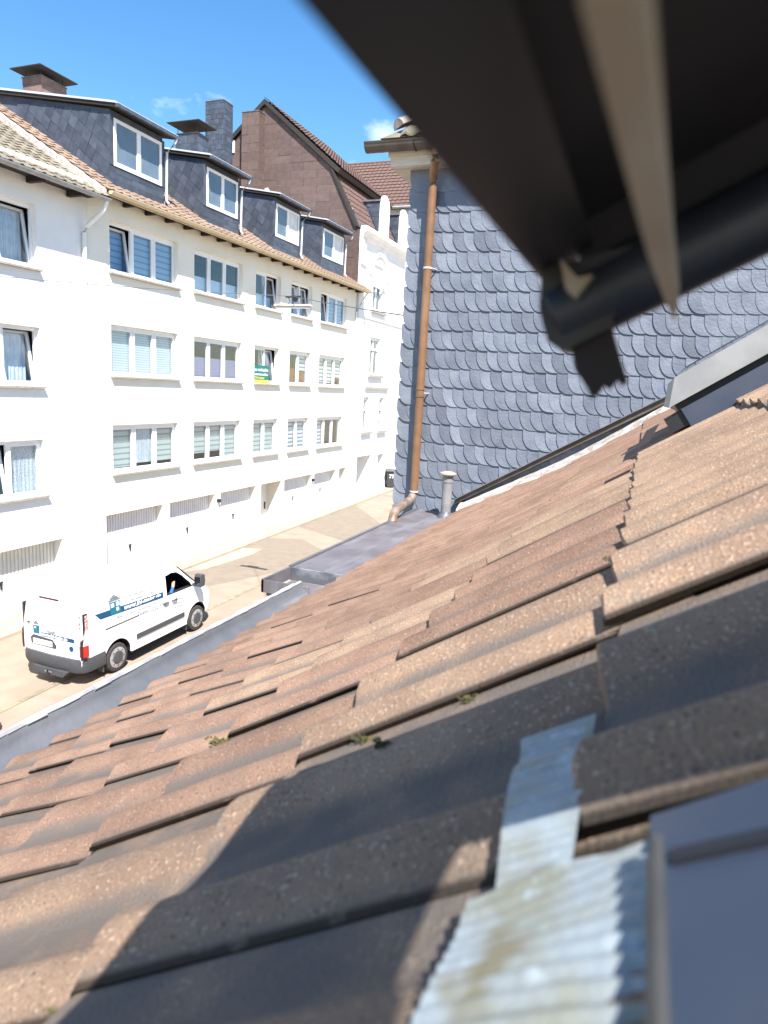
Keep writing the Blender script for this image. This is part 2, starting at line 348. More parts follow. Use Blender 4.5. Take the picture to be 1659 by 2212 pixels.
# ================================================================ OUR HOUSE: the roof we look out of
home = Thing('tiled_house', 'house with brown concrete tiled roof and zinc gutter, seen from its open roof window', 'house', (0, 1, -6.5))
T0 = [(-.02, -.165), (-.306, -.367), (-.585, -.555), (-.845, -.71), (-1.11, -.85), (-1.37, -.99), (-1.63, -1.13)]
TAIL = {k: T0[k] for k in range(7)}
for k in range(-1, -19, -1): TAIL[k] = (TAIL[k + 1][0] + .2755, TAIL[k + 1][1] + .1907)
def seg(k):
    (x1, z1), (x0, z0) = TAIL[k], TAIL[k - 1]
    return math.hypot(x0 - x1, z0 - z1), math.atan2(z0 - z1, x0 - x1)
# tile profile: free-edged roll at y=0, pan, second roll, pan
AMP = .0218
def prof(v):
    h = 0.0
    for c, hw, a in ((.042, .046, .95), (.192, .060, 1.0)):
        if abs(v - c) < hw: h = max(h, a * AMP * math.cos(math.pi / 2 * (v - c) / hw) ** 1.4)
    return h + max(0, .0035 * (1 - v / .025)) if v < .30 else -.0005
def tile_mesh(length, variant, red=0):
    vv = [0, .005, .011, .018, .026, .034, .042, .050, .058, .066, .074, .079, .100, .126, .136, .147, .158, .168, .178, .190, .202, .214, .226, .236, .246, .258, .275, .300, .335]
    m = MB(); th = .014; rng = random.Random(variant); us = [0, .004, length * .5, length]
    top = []
    for i, u in enumerate(us):
        row = []
        for v in vv:
            j = noise.noise(Vector((u * 9 + variant * 7, v * 30, variant * 3.1))) * .0022
            du = noise.noise(Vector((v * 40 + variant * 5, 3.3, 1.7))) * .005 if i < 2 else 0
            row.append((u + du, v + noise.noise(Vector((u * 14, variant, 9))) * (.002 if v == 0 else 0), prof(v) - (.004 if i == 0 else 0) + j - AMP))
        top.append(row)
    m.grid(top)
    bot = [[(p[0] + (.004 if i == 0 else 0), p[1] + (.004 if v == 0 else 0), p[2] - (.003 if v < .006 else .006 if v < .02 else .009 if v < .05 else th)) for p, v in zip(row, vv)] for i, row in enumerate(top)]
    b0 = len(m.v); m.grid([bot[0], bot[-1]])
    n = len(vv)
    m.f += [(j + 1, j, b0 + j, b0 + j + 1) for j in range(n - 1)]                       # tail face
    k = [i * n for i in range(len(us))]; m.f += [(k[0], k[1], k[2], k[3], b0 + n, b0)]   # free side edge
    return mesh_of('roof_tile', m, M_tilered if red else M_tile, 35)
roofpart = home.part('roof', (lambda m: [m.prism([(TAIL[6][0] + .10, TAIL[6][1] - .12), (TAIL[3][0], TAIL[3][1] - .10), (TAIL[0][0] - .12, TAIL[0][1] - .17), (TAIL[0][0] - .12, TAIL[0][1] - .3), (TAIL[3][0], TAIL[3][1] - .22), (TAIL[6][0] + .10, TAIL[6][1] - .2)], lambda p, q, y: (p, y, q), -2.2, 6.74)][0])(MB()), M_darktrim)
upper = MB().prism([(TAIL[0][0] - .12, TAIL[0][1] - .17), (TAIL[-18][0], TAIL[-18][1] - .10), (TAIL[-18][0], TAIL[-18][1] - .3), (TAIL[0][0] - .12, TAIL[0][1] - .3)], lambda p, q, y: (p, y, q), .25, 6.74)
home.part('roof_boarding', upper, M_darktrim, roofpart)
home.part('roof_boarding', MB().prism([(TAIL[-5][0], TAIL[-5][1] - .10), (TAIL[-18][0], TAIL[-18][1] - .10), (TAIL[-18][0], TAIL[-18][1] - .3), (TAIL[-5][0], TAIL[-5][1] - .3)], lambda p, q, y: (p, y, q), -2.2, .25), M_darktrim, roofpart)
TM = {}
def tile_pose(k): L, a = seg(k); return L + .07, a - math.atan2(.015, L)
stuff = MB(); ntile = 0
for k in range(6, -18, -1):
    L, tau = tile_pose(k)
    for c in range(-5, 22):
        y = .28 + .30 * c
        if k <= 0 and -4 < k and c < 0: continue             # the open window lies here
        x, z = TAIL[k]
        key = (round(L, 3), (c * 7 + k * 3) % 5, int(k * .55 + c * .22 + random.uniform(-1.1, 1.1) > 1.75))
        ok = k > -5 and c >= -4
        if ok:
            if key not in TM: TM[key] = tile_mesh(*key)
            o = home.link('roof_tile', TM[key], roofpart, loc=(x + random.uniform(-.004, .004), y + random.uniform(-.002, .002), z + random.uniform(-.002, .002)),
                          rot=(random.uniform(-.006, .006), -tau + random.uniform(-.006, .006), random.uniform(-.006, .006))); ntile += 1
        else:
            ct, sn = math.cos(tau), math.sin(tau)
            vv = [0, .03, .06, .09, .14, .165, .192, .22, .246, .30]
            r0 = [(x + 0 * ct - (prof(v) - AMP) * sn, y + v, z + (prof(v) - AMP) * ct) for v in vv]
            r1 = [(x + L * ct - (prof(v) - AMP) * sn, y + v, z + L * sn + (prof(v) - AMP) * ct) for v in vv]
            rb = [(px + .012 * sn, py, pz - .012 * ct) for px, py, pz in r0]
            stuff.grid([rb, r0, r1])
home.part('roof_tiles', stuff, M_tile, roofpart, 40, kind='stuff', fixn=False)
# eave: near gutter, hopper gap and the wide lined box gutter
def trough(xi, xo, y0, y1, z, n=10):
    m = MB(); r = (xi - xo) / 2; xc = (xi + xo) / 2; rows_ = []
    for y in (y0, y1):
        rows_.append([(xc + r * math.cos(math.pi * i / n), y, z - .62 * r * math.sin(math.pi * i / n)) for i in range(n + 1)] +
                     [(xo - .012, y, z + .008), (xo - .018, y, z - .006), (xo - .006, y, z - .012)])
    m.grid(rows_); t = MB(); t.v = [(x, y, zz - .003) for x, y, zz in m.v]; t.f = m.f; m.add(t.v, t.f); return m
gut = home.part('gutter', trough(-1.60, -1.85, -2.2, 3.62, -1.19), M_zinc, None, 50)
lip = MB()
for i in range(60):                                         # the whitened, uneven front bead
    y = -1.0 + i * .0766; lip.tube([(-1.858 + random.uniform(-.003, .003), y, -1.184), (-1.858 + random.uniform(-.003, .003), y + .08, -1.184)], .011 + random.uniform(-.003, .003), 6)
home.part('gutter_bead', lip, mat('limed_zinc', (.36, .37, .39), .7, (.24, .245, .26), 12, ramp=(.35, .65)), gut, 40)
box = MB(); box.box(-2.12, -1.60, 3.98, 6.75, -1.26, -1.215)
bg_ = home.part('box_gutter', box, M_zincdark)
home.part('box_gutter_edge', MB().box(-2.145, -2.118, 3.98, 6.75, -1.27, -1.205), M_zinc, bg_)
home.part('box_gutter_end', MB().box(-2.12, -1.70, 3.955, 3.978, -1.30, -1.212), M_zinc, bg_)
hop = MB(); hop.box(-2.13, -2.115, 3.60, 3.95, -1.29, -1.205); hop.box(-2.13, -1.80, 3.60, 3.612, -1.29, -1.21); hop.box(-2.105, -1.80, 3.62, 3.95, -1.315, -1.30)
home.part('gutter_hopper', hop, M_zincdark, bg_)
home.part('wall', MB().box(-1.45, 6.6, -2.2, 6.7, -6.7, -1.32), M_white)
vent = home.part('vent_pipe', MB().cyl((-1.74, 6.42, -1.0), (0, 0, 1), .048, .44, 24), M_greypipe, None, 40)
cap = MB(); cap.tube([(-1.74, 6.42, -.80), (-1.74, 6.42, -.783), (-1.74, 6.42, -.77), (-1.74, 6.42, -.755)], [.060, .082, .080, .035], 24)
home.part('vent_cap', cap, mat('sunbleached_plastic', (.34, .29, .24), .6), vent, 30)
home.part('vent_collar', MB().tube([(-1.74, 6.42, -.86), (-1.74, 6.42, -.80)], .053, 24), M_greypipe, vent, 40)
home.part('vent_foot', MB().tube([(-1.74, 6.42, -1.22), (-1.74, 6.42, -1.195), (-1.74, 6.42, -1.15)], [.09, .07, .05], 20), M_zinc, vent, 30)
# mortar fillet and flashing where the roof runs against the slated wall
def roofz(x):
    for k in range(6, -18, -1):
        if TAIL[k][0] <= x <= TAIL[k - 1][0]:
            t = (x - TAIL[k][0]) / (TAIL[k - 1][0] - TAIL[k][0]); return TAIL[k][1] + t * (TAIL[k - 1][1] - TAIL[k][1])
    return TAIL[6][1]
fil = MB(); r0, r1, r2 = [], [], []
for i in range(70):
    x = -1.66 + i * .031; j = noise.noise(Vector((i * .35, 2, 1)))
    r0.append((x, 6.50 + .03 * j, roofz(x) - .015)); r1.append((x, 6.60, roofz(x) + .030 + .01 * j)); r2.append((x, 6.76, roofz(x) + .06))
fil.grid([r0, r1, r2]); home.part('mortar_fillet', fil, mat('limewashed_mortar', (.46, .45, .43), .95, (.27, .235, .21), 10, bump=.7, bscale=40), None, 60)
fl = MB()
pA, pB = (-1.70, -1.19), (.16, roofz(.16) + .05)
def along(p, q, y): return (p, y, q)
fl.prism([(-1.72, roofz(-1.63) + .02), (.20, roofz(.20) + .05), (.20, roofz(.20) + .11), (-1.72, roofz(-1.63) + .075)], along, 6.66, 6.755)
home.part('wall_flashing', fl, M_browngut)
home.part('wall_flashing', MB().prism([(-1.70, roofz(-1.63) + .077), (.20, roofz(.20) + .112), (.20, roofz(.20) + .122), (-1.70, roofz(-1.63) + .087)], along, 6.63, 6.755), M_zincdark)
# snow hook and loose moss clumps
hk = MB(); hk.prism([(-.055, -.150), (.015, -.105), (.035, -.055), (.005, -.075), (-.01, -.115)], along, 2.02, 2.09)
home.part('snow_hook', hk, M_snow)
def clump(name, c, s, n, m, seed):
    rng = random.Random(seed); b = MB()
    for i in range(n):
        p = Vector(c) + Vector((rng.gauss(0, s[0]), rng.gauss(0, s[1]), rng.gauss(0, s[2]))); r = rng.uniform(.35, 1) * min(s) * 1.1
        ico = [(p + Vector((math.cos(a) * math.cos(e), math.sin(a) * math.cos(e), math.sin(e))) * r * rng.uniform(.7, 1.2)) for e in (-.6, .6) for a in (0, 1.26, 2.5, 3.8, 5.0)]
        k = [p - Vector((0, 0, r)), p + Vector((0, 0, r))]
        b.add(ico + k, [(i2, (i2 + 1) % 5, 10) for i2 in range(5)] + [(i2, (i2 + 1) % 5, 5 + (i2 + 1) % 5, 5 + i2) for i2 in range(5)] + [(5 + i2, 5 + (i2 + 1) % 5, 11) for i2 in range(5)])
    return home.part(name, b, m, roofpart)
def tile_z(x, y):
    for k in range(6, -18, -1):
        if TAIL[k][0] <= x < TAIL[k - 1][0]:
            L, tau = tile_pose(k); return TAIL[k][1] + (x - TAIL[k][0]) * math.tan(tau) + (prof((y - .28) % .30) - AMP) / math.cos(tau)
    return roofz(x)
for i, (x, y, s_, n_) in enumerate(((-.575, .865, .020, 40), (-.215, .568, .012, 30), (-.165, .470, .009, 26), (-.300, .270, .005, 20), (-.12, .572, .010, 26), (-.02, .86, .008, 16), (.02, .265, .0035, 22))):
    clump('moss_clump', (x, y, tile_z(x, y) + .001), (s_ * .55, s_ * .28, s_ * .14), n_ * 4, M_moss, i)
# ---- the roof window we look through
rw = home.part('roof_window', (lambda m: (m.prism([(.018, -.140), (.17, -.050), (.17, -.085), (.022, -.172)], along, -.62, .222), m)[1])(MB()), M_clad, None, None, 'grey aluminium clad roof window standing open')
home.part('frame_lip', MB().prism([(.0165, -.150), (.0178, -.1394), (.0206, -.1384), (.0195, -.158)], along, -.62, .224), mat('pale_aluminium_edge', (.085, .078, .072), .5, (.065, .06, .056), 30), rw)  # lip coloured a little paler and warmer than the cladding
home.part('frame_side', MB().prism([(.018, -.150), (.9, .47), (.9, .43), (.018, -.19)], along, .2225, .252), M_clad, rw)
home.part('frame_joint', MB().prism([(.022, -.1355), (.5, .152), (.5, .147), (.022, -.139)], along, .206, .212), M_handle, rw)
home.part('frame_side', MB().prism([(.18, -.055), (.9, .37), (.9, .33), (.18, -.10)], along, .14, .20), M_clad, rw)
# pleated apron draped over the tile below the window
ap = MB(); L1, tau1 = tile_pose(1); nv, nu = 900, 14; rws = []
def apron_x0(y):                                            # ragged lower edge
    return (-.036 - .10 * (y - .25) if y > .25 else -.047) + .004 * noise.noise(Vector((y * 12, 1, 4)))
for i in range(nv):
    y = -.55 + i * .95 / (nv - 1); row = []
    xa, xb = apron_x0(y), (.026 if y < .245 else -.008)
    for j in range(nu):
        f = j / (nu - 1); x = xa + (xb - xa) * f
        u = (x - TAIL[1][0]) / math.cos(tau1); base = TAIL[1][1] + u * math.sin(tau1)
        h = (prof((y - .28) % .30) - AMP) * math.cos(tau1) * .85 + .008
        z = base + h
        if y < .26: wgt = min(1, f * 1.15) ** 1.6 * min(1, (.26 - y) / .02); z = z * (1 - wgt) + (-.1535 + (x - .018) * .5) * wgt
        row.append((x, y, z + 0.0016 * math.sin(y * 2 * math.pi / .0092 + 6 * x)))
    rws.append(row)
ap.grid(rws); home.part('lead_apron', ap, M_lead, rw, 80, 'pleated grey lead apron below the window', fixn=False)
# sash held open above us: wide bottom rail, broad far stile, clear pane
def sp(s, y, t): return (-.045 + .8746 * s - .4848 * t, y, .050 + .4848 * s + .8746 * t)   # sash plane coordinates
def sbox(s0, s1, y0, y1, t0, t1):
    return MB().add([sp(s, y, t) for t in (t0, t1) for y in (y0, y1) for s in (s0, s1)], [(0, 2, 3, 1), (4, 5, 7, 6), (0, 1, 5, 4), (2, 6, 7, 3), (0, 4, 6, 2), (1, 3, 7, 5)])
sash = home.part('sash', sbox(-.003, .021, -.62, .30, 0, .05), M_sash, rw)
home.part('bottom_rail', sbox(.0212, .172, -.62, .298, .010, .05), M_sashin, rw)
home.part('sash_panel', sbox(.173, .95, .10, .298, .012, .05), M_sashin, rw)
home.part('sash_pane', sbox(.173, .95, -.62, .098, .03, .034), GL, rw)
home.part('side_stile', MB().tube([(-.040, .295, .0315), (-.0385, .295, .0325), (.10, .295, .107), (.45, .295, .296)], [.011, .0145, .0145, .0145], 20), M_sash2, rw, 40)
home.part('stile_lining', MB().prism([(-.032, .040), (.45, .3245), (.45, .42), (-.032, .115)], along, .293, .2985), M_sashin, rw)
home.part('stile_cap', MB().prism([(-.045, .050), (-.0445, .034), (-.040, .022), (-.034, .0185), (-.0165, .028), (-.012, .058)], along, .284, .304), M_sash, rw)
home.part('torn_seal', MB().prism([(-.032, .022), (-.029, .012), (-.0235, .0045), (-.0215, .0008), (-.0190, .0030), (-.0175, .0060), (-.0150, .0045), (-.0125, .0085), (-.0105, .0062), (-.0085, .0080), (-.0125, .018), (-.0165, .0285)], along, .290, .300), M_sashin, rw)
home.part('timber_chip', MB().prism([(-.037, .052), (-.034, .041), (-.030, .0375), (-.027, .042), (-.0245, .046), (-.030, .045)], along, .275, .2835), M_wood, rw)
tb = MB()                                                   # pale tapering glazing bead hanging loose
SECT = [(-.0101, .10, .0505, .0040), (-.0016, .20, .0385, .0029), (.0036, .25, .0325, .0018), (.0057, .274, .0300, .0003)]
for q in SECT: tb.v += [(q[0] - q[3], q[1], q[2]), (q[0] + q[3], q[1], q[2] - .0005), (q[0] + q[3], q[1] + .001, q[2] + .006), (q[0] - q[3], q[1] + .001, q[2] + .007)]
for q in range(3): tb.f += [(4 * q + a, 4 * q + (a + 1) % 4, 4 * q + 4 + (a + 1) % 4, 4 * q + 4 + a) for a in range(4)]
tb.f += [(0, 1, 2, 3), (15, 14, 13, 12)]
home.part('glazing_bead', tb, M_wood, rw)
# ---- second roof window further along the slope
sl = math.atan2(.1907, .2755); cs, sn_ = math.cos(sl), math.sin(sl)
def rp(s, y, t): return (.085 + s * cs - t * sn_, y, roofz(.085) + s * sn_ + t * cs)
def rbox(s0, s1, y0, y1, t0, t1, b=0):
    return MB().add([rp(s + (b if t == t1 and s == s0 else 0), y, t) for t in (t0, t1) for y in (y0, y1) for s in (s0, s1)], [(0, 2, 3, 1), (4, 5, 7, 6), (0, 1, 5, 4), (2, 6, 7, 3), (0, 4, 6, 2), (1, 3, 7, 5)])
r2 = home.part('roof_window', rbox(.06, 1.2, 2.45, 3.2, -.03, .055), M_clad, None, None, 'closed roof window with pale grey cover')
home.part('seal_gap', rbox(.05, 1.2, 2.47, 3.18, .055, .078), M_handle, r2)
home.part('cover', rbox(.03, 1.2, 2.43, 3.22, .078, .155, .06), M_cladl, r2)
home.part('bottom_bracket', rbox(.0, .10, 2.46, 2.60, .0, .05), M_handle, r2)
home.part('pane', rbox(.14, 1.1, 2.52, 3.13, .166, .169), M_carglass, r2)

# ================================================================ SLATE-HUNG NEIGHBOUR
WY = 6.75
slate = Thing('slate_hung_house', 'house with blue grey slate hung side wall and brown downpipe', 'house', (-.5, 9, -6.4))
swall = slate.part('wall', MB().box(-2.40, 7.5, WY + .012, 15, -6.6, 2.13), M_slated)
def slate_poly():
    a = [(0, .235)]
    for i in range(8):
        t = i / 7 * math.pi / 2; a.append((.112 - .112 * math.cos(t), .148 - .148 * math.sin(t)))
    return a + [(.20, 0), (.20, .235)]
SP = slate_poly()
def slate_mesh(i):
    rng = random.Random(i); n = len(SP); m = MB()
    def f(p, q, d): return (p + (rng.uniform(-.0015, .0015) if 0 < q < .2 else 0), -.024 + p * .075 + q * .075 - (.009 if d else 0), q)
    m.prism(SP, f, 0, 1); return mesh_of('slate', m, M_slate)
SM = [slate_mesh(i) for i in range(6)]
cand = []
for r in range(19):
    zb = 1.905 - .1855 * r
    for c in range(44):
        x = -2.415 + .1055 * c + ((.05 if r % 2 else 0) if c else 0)
        if x > 2.0: continue
        hx = x + .06; vis = zb + .2 > roofz(min(hx, 3)) - .02 or hx < -1.6
        q = proj((hx, WY, zb + .1 + HC)); hid = q is None or q[0] > 780 or (q[0] - 556) > -((300 - q[1]) * .93) and q[1] < 300 or (560 < q[0] and q[1] < 290)
        if vis: cand.append((0 if not hid else 1, abs(hx + 1) + abs(zb) * .2, x, zb, r, c))
cand.sort()
rest = MB()
for i, (hid, d, x, zb, r, c) in enumerate(cand):
    top = zb + .235 > 2.12
    if i < 300 and not (top and hid):
        slate.link('slate', SM[(r * 5 + c * 3) % 6], swall, loc=(x + random.uniform(-.003, .003), WY + random.uniform(-.002, .001), zb + random.uniform(-.006, .005)), rot=(random.uniform(-.012, .012), random.uniform(-.025, .025), random.uniform(-.012, .012)))
    else:
        rest.prism(SP, lambda p, q, dd, x=x, zb=zb: (x + p, WY - .016 + p * .035 + q * .045 - (.009 if dd else 0), zb + q), 0, 1)
slate.part('slates', rest, M_slate, swall, kind='stuff')
# eave box, gutter along the wall head, hipped roof
eave = slate.part('soffit', MB().box(-2.58, 7.6, 6.60, 15.2, 2.115, 2.20), M_soffit)
slate.part('fascia', MB().box(-2.60, 7.62, 6.585, 15.22, 2.2005, 2.36), M_soffit, eave)
def gutx(x0, x1, yc, z, r, m=None):
    m = MB(); n = 12; rr = []
    for x in (x0, x1): rr.append([(x, yc + r * math.cos(math.pi * i / n), z - r * math.sin(math.pi * i / n)) for i in range(n + 1)] + [(x, yc - r - .01, z + .012), (x, yc - r - .004, z - .002)])
    m.grid(rr); t = MB(); t.v = [(x, y, zz - .003) for x, y, zz in m.v]; t.f = m.f; m.add(t.v, t.f)
    m.add(rr[0][:n + 1], [tuple(range(n + 1))]); return m
sg = slate.part('gutter', gutx(-2.80, 7.7, 6.515, 2.292, .068), M_browngut, None, 50)
for i in range(5): slate.part('gutter_bracket', MB().tube([(-2.30 + i * .9, 6.515 + .072 * math.cos(a), 2.292 - .072 * math.sin(a)) for a in [math.pi * k / 8 for k in range(9)]], .008, 6), M_darktrim, sg)
hiproof = MB(); hiproof.add([(-2.66, 6.50, 2.34), (7.7, 6.50, 2.34), (7.7, 15.3, 2.34), (-2.66, 15.3, 2.34), (2.0, 10.8, 5.6), (3.2, 10.8, 5.6)], [(0, 1, 5, 4), (1, 2, 5), (2, 3, 4, 5), (3, 0, 4), (3, 2, 1, 0)])
hr = slate.part('roof', hiproof, M_ytile)
for i in range(8):
    a = Vector((-2.52, 6.62, 2.47)); d = (Vector((2.0, 10.8, 5.62)) - Vector((-2.7, 6.34, 2.33))).normalized()
    p = a + d * .36 * i; m = MB(); rr = []
    side = d.cross(Vector((0, 0, 1))).normalized(); up = side.cross(d)
    for q in (p, p + d * .40): rr.append([q + side * .11 * math.cos(t) + up * .075 * math.sin(t) for t in [math.pi * k / 8 for k in range(9)]])
    m.grid(rr); m.add(rr[0], [tuple(range(9))]); slate.part('hip_tile', m, M_mortar, hr, 60)
for i in range(26):
    x = -2.45 + i * .30; m = MB(); rr = []
    for y, z in ((6.49, 2.36), (6.85, 2.63)): rr.append([(x + v, y, z + prof(v) * 1.2) for v in [k * .025 for k in range(13)]])
    m.grid(rr); t = [(x_, y_, z_ - .02) for x_, y_, z_ in rr[0]]; m.grid([t, rr[0]]); slate.part('eave_tile', m, M_ytile, hr, 50)
dpp = [(-2.10, 6.515, 2.24), (-2.10, 6.515, 2.17), (-2.103, 6.525, 2.12), (-2.125, 6.57, 2.05), (-2.145, 6.625, 1.99), (-2.15, 6.64, 1.93), (-2.15, 6.64, 1.85)]
dp = slate.part('downpipe', MB().tube([(-2.15, 6.64, 1.86), (-2.15, 6.64, -1.02)], .041, 18), M_brownpipe, None, 40)
slate.part('swan_neck', MB().tube(dpp, .041, 18), M_brownpipe, dp, 40)
slate.part('pipe_shoe', MB().tube([(-2.15, 6.64, -1.00), (-2.153, 6.63, -1.06), (-2.16, 6.57, -1.10), (-2.155, 6.40, -1.115), (-2.13, 6.15, -1.12), (-2.12, 6.02, -1.125), (-2.11, 5.94, -1.15), (-2.105, 5.90, -1.21), (-2.105, 5.90, -1.28)], .043, 18), mat('zinc_brown_shoe', (.16, .095, .06), .42, (.24, .20, .17), 9, metal=.2), dp, 40)
for z in (1.18, .02, -.05, -1.02): slate.part('pipe_clip', MB().tube([(-2.15, 6.64, z - .008), (-2.15, 6.64, z + .008)], .046, 18), M_brownpipe if z < 1 and z > -1 else M_zincedge, dp, 40)
for z in (1.18, -.02): slate.part('wall_bracket', MB().tube([(-2.11, 6.64, z), (-2.08, 6.76, z)], .007, 6), M_zincedge, dp)

# ================================================================ HOUSES ACROSS THE STREET
XF = -14.5
def window(T, y0, y1, z0, z1, n, blinds, tilt=(), parent=None, xf=XF, rec=.13, sill=True, splits=None, matf=None):
    """window part: outer frame; sub-parts sash, pane, blind, sill"""
    mf = matf or M_pvc; x = xf - rec; fw = .055; m = MB()
    m.box(x - .07, x, y0, y0 + fw, z0, z1); m.box(x - .07, x, y1 - fw, y1, z0, z1); m.box(x - .07, x, y0 + fw, y1 - fw, z0, z0 + fw); m.box(x - .07, x, y0 + fw, y1 - fw, z1 - fw - .04, z1)
    ys = [y0 + fw + (y1 - y0 - 2 * fw) * i / n for i in range(n + 1)]
    for y in ys[1:-1]: m.box(x - .068, x - .002, y - .03, y + .03, z0 + fw, z1 - fw - .04)
    wo = T.part('window', m, mf, parent)
    for i in range(n):
        a, b = ys[i] + (.03 if i else .0), ys[i + 1] - (.03 if i < n - 1 else .0); c, d = z0 + fw, z1 - fw - .04; sw = .06
        s = MB(); s.box(x - .05, x + .012, a, a + sw, c, d); s.box(x - .05, x + .012, b - sw, b, c, d); s.box(x - .05, x + .012, a + sw, b - sw, c, c + sw); s.box(x - .05, x + .012, a + sw, b - sw, d - sw, d)
        g = MB().box(x - .022, x - .016, a + sw, b - sw, c + sw, d - sw)
        if i in tilt:
            for q in (s, g):
                q.v = [(px - .02 - (pz - c) * .16, py, c + (pz - c) * .985) for px, py, pz in q.v]
        T.part('sash', s, mf, wo); T.part('pane', g, GL, wo)
        for bl in (blinds[i] if isinstance(blinds[i], list) else [blinds[i]]):
            if bl is None: continue
            mm, f0, f1 = bl; xx = x - .10 - (.22 if i in tilt else 0)
            wv = [(xx + .008 * math.sin(k * 1.9), a + sw * .4 + (b - a - sw * .8) * k / 24) for k in range(25)] if mm in (M_curt, M_lace) else [(xx, a + .01), (xx, b - .01)]
            bm_ = MB().grid([[(p, q, c + (d - c) * f0) for p, q in wv], [(p, q, c + (d - c) * f1) for p, q in wv]])
            T.part('curtain' if mm in (M_curt, M_lace) else ('blind' if mm is not M_brownbox else 'card_box'), bm_, mm, wo, fixn=False)
    if sill: T.part('sill', MB().box(xf - rec + .001, xf + .11, y0 - .05, y1 + .06, z0 - .055, z0 - .006), M_sill, wo)
    return wo
def pantile(w=.30, l=.40):
    m = MB(); vv = [w * k / 10 for k in range(11)]
    def h(v): return .030 * max(0, math.sin(v / w * 2 * math.pi)) + .004 * math.sin(v / w * 4 * math.pi)
    r0 = [(0, v, h(v)) for v in vv]; r1 = [(l, v, h(v)) for v in vv]; m.grid([[(0, v, h(v) - .028) for v in vv], r0, r1]); return m
def tile_roof(T, roof, x0, z0, pitch, y0, y1, length, material, keep=lambda x, y, z: True, limit=300, w=.30, e=.335, name='tile'):
    base = pantile(w, e + .07); me = mesh_of(name, base, material, 50, fixn=False); n = 0; st_ = MB(); cand = []
    ct, sn = math.cos(pitch), math.sin(pitch); tp = pitch - .075
    for i in range(int(length / e) + 1):
        for j in range(int((y1 - y0) / w + .5)):
            x = x0 - i * e * ct; z = z0 + i * e * sn; y = y0 + j * w
            if keep(x - .12, y + w / 2, z): cand.append((x, y, z))
    cand.sort(key=lambda p: (not in_view(T.world(p)), (Vector(p)).length))
    for q in cand:
        if n < limit and in_view(T.world(q)):
            o = T.link(name, me, roof, loc=(q[0], q[1] + w, q[2] + random.uniform(0, .006)), rot=(random.uniform(-.01, .01), -tp, math.pi)); n += 1
            o.rotation_euler = (Matrix.Rotation(math.pi, 3, 'Z') @ Matrix.Rotation(-tp, 3, 'Y')).to_euler()
        else:
            c2, s2 = math.cos(tp), math.sin(tp)
            st_.add([(q[0] - (vx * c2 - vz * s2), q[1] + w - vy, q[2] + vx * s2 + vz * c2) for vx, vy, vz in base.v], base.f)
    if st_.v: T.part(name + 's', st_, material, roof, 50, kind='stuff', fixn=False)
def ygutter(y0, y1, xc, z, r=.075, n=10):
    m = MB(); rr = []
    for y in (y0, y1): rr.append([(xc + r * math.cos(math.pi * i / n), y, z - r * math.sin(math.pi * i / n)) for i in range(n + 1)])
    m.grid(rr); t = MB(); t.v = [(x * 1.0, y, zz - .004) for x, y, zz in m.v]; t.f = m.f; m.add(t.v, t.f)
    m.add(rr[0], [tuple(range(n + 1))]); return m
def house_shell(T, y0, y1, xb, ztop, material):
    m = MB(); z0 = -6.8
    for q in ([(XF - .31, y0), (xb, y0)], [(xb, y0), (xb, y1)], [(xb, y1), (XF - .31, y1)]):
        (xa, ya), (xc, yc) = q; m.add([(xa, ya, z0), (xc, yc, z0), (xc, yc, ztop), (xa, ya, ztop)], [(0, 1, 2, 3)])
    m.add([(XF, y0, z0), (XF - .31, y0, z0), (XF - .31, y0, ztop), (XF, y0, ztop)], [(0, 1, 2, 3)]); m.add([(XF, y1, z0), (XF - .31, y1, z0), (XF - .31, y1, ztop), (XF, y1, ztop)], [(0, 1, 2, 3)])
    return T.part('side_wall', m, material)
def floors(T, y0, y1, xb, zs):
    m = MB()
    for z in zs: m.box(xb + .05, XF - .33, y0 + .05, y1 - .05, z, z + .18)
    m.box(XF - 4.2, XF - 4.1, y0 + .05, y1 - .05, -6.7, zs[-1]); T.part('floor_slab', m, M_dark)
B_ = lambda m, f0=.02, f1=.98: (m, f0, f1)
PIT = math.atan(.587)
# ---------------- B: long cream block with four slated dormers
B = Thing('apartment_block', 'long cream apartment block with four slate dormers above a row of garages', 'building', (XF - 5, 23.4, gz(23.4)), 'S')
cols = [(15.47, 18.36, 3), (19.19, 21.98, 3), (22.87, 24.70, 2), (25.55, 27.38, 2), (28.22, 30.94, 3)]
rowsB = [(2.79, 4.16), (-.03, 1.39), (-2.84, -1.43)]
gar = [(15.15, 17.62), (17.95, 20.42), (20.78, 23.14), (25.38, 27.90), (28.15, 30.45), (30.80, 31.62)]
ops = [(a, b, c, d, .14) for a, b, n in cols for c, d in rowsB] + [(a, b, -6.75, -4.03, .28) for a, b in gar] + [(23.53, 25.15, -6.75, -4.03, .75)]
bwall = B.part('wall', wall_mesh(14.68, 32.05, -6.85, 5.05, XF, ops, .14), M_cream)
house_shell(B, 14.68, 32.05, -24.5, 5.05, M_cream); floors(B, 14.68, 32.05, -24.5, [-3.9, -1.1, 1.7, 4.9])
Z3 = [B_(M_zebra)] * 3
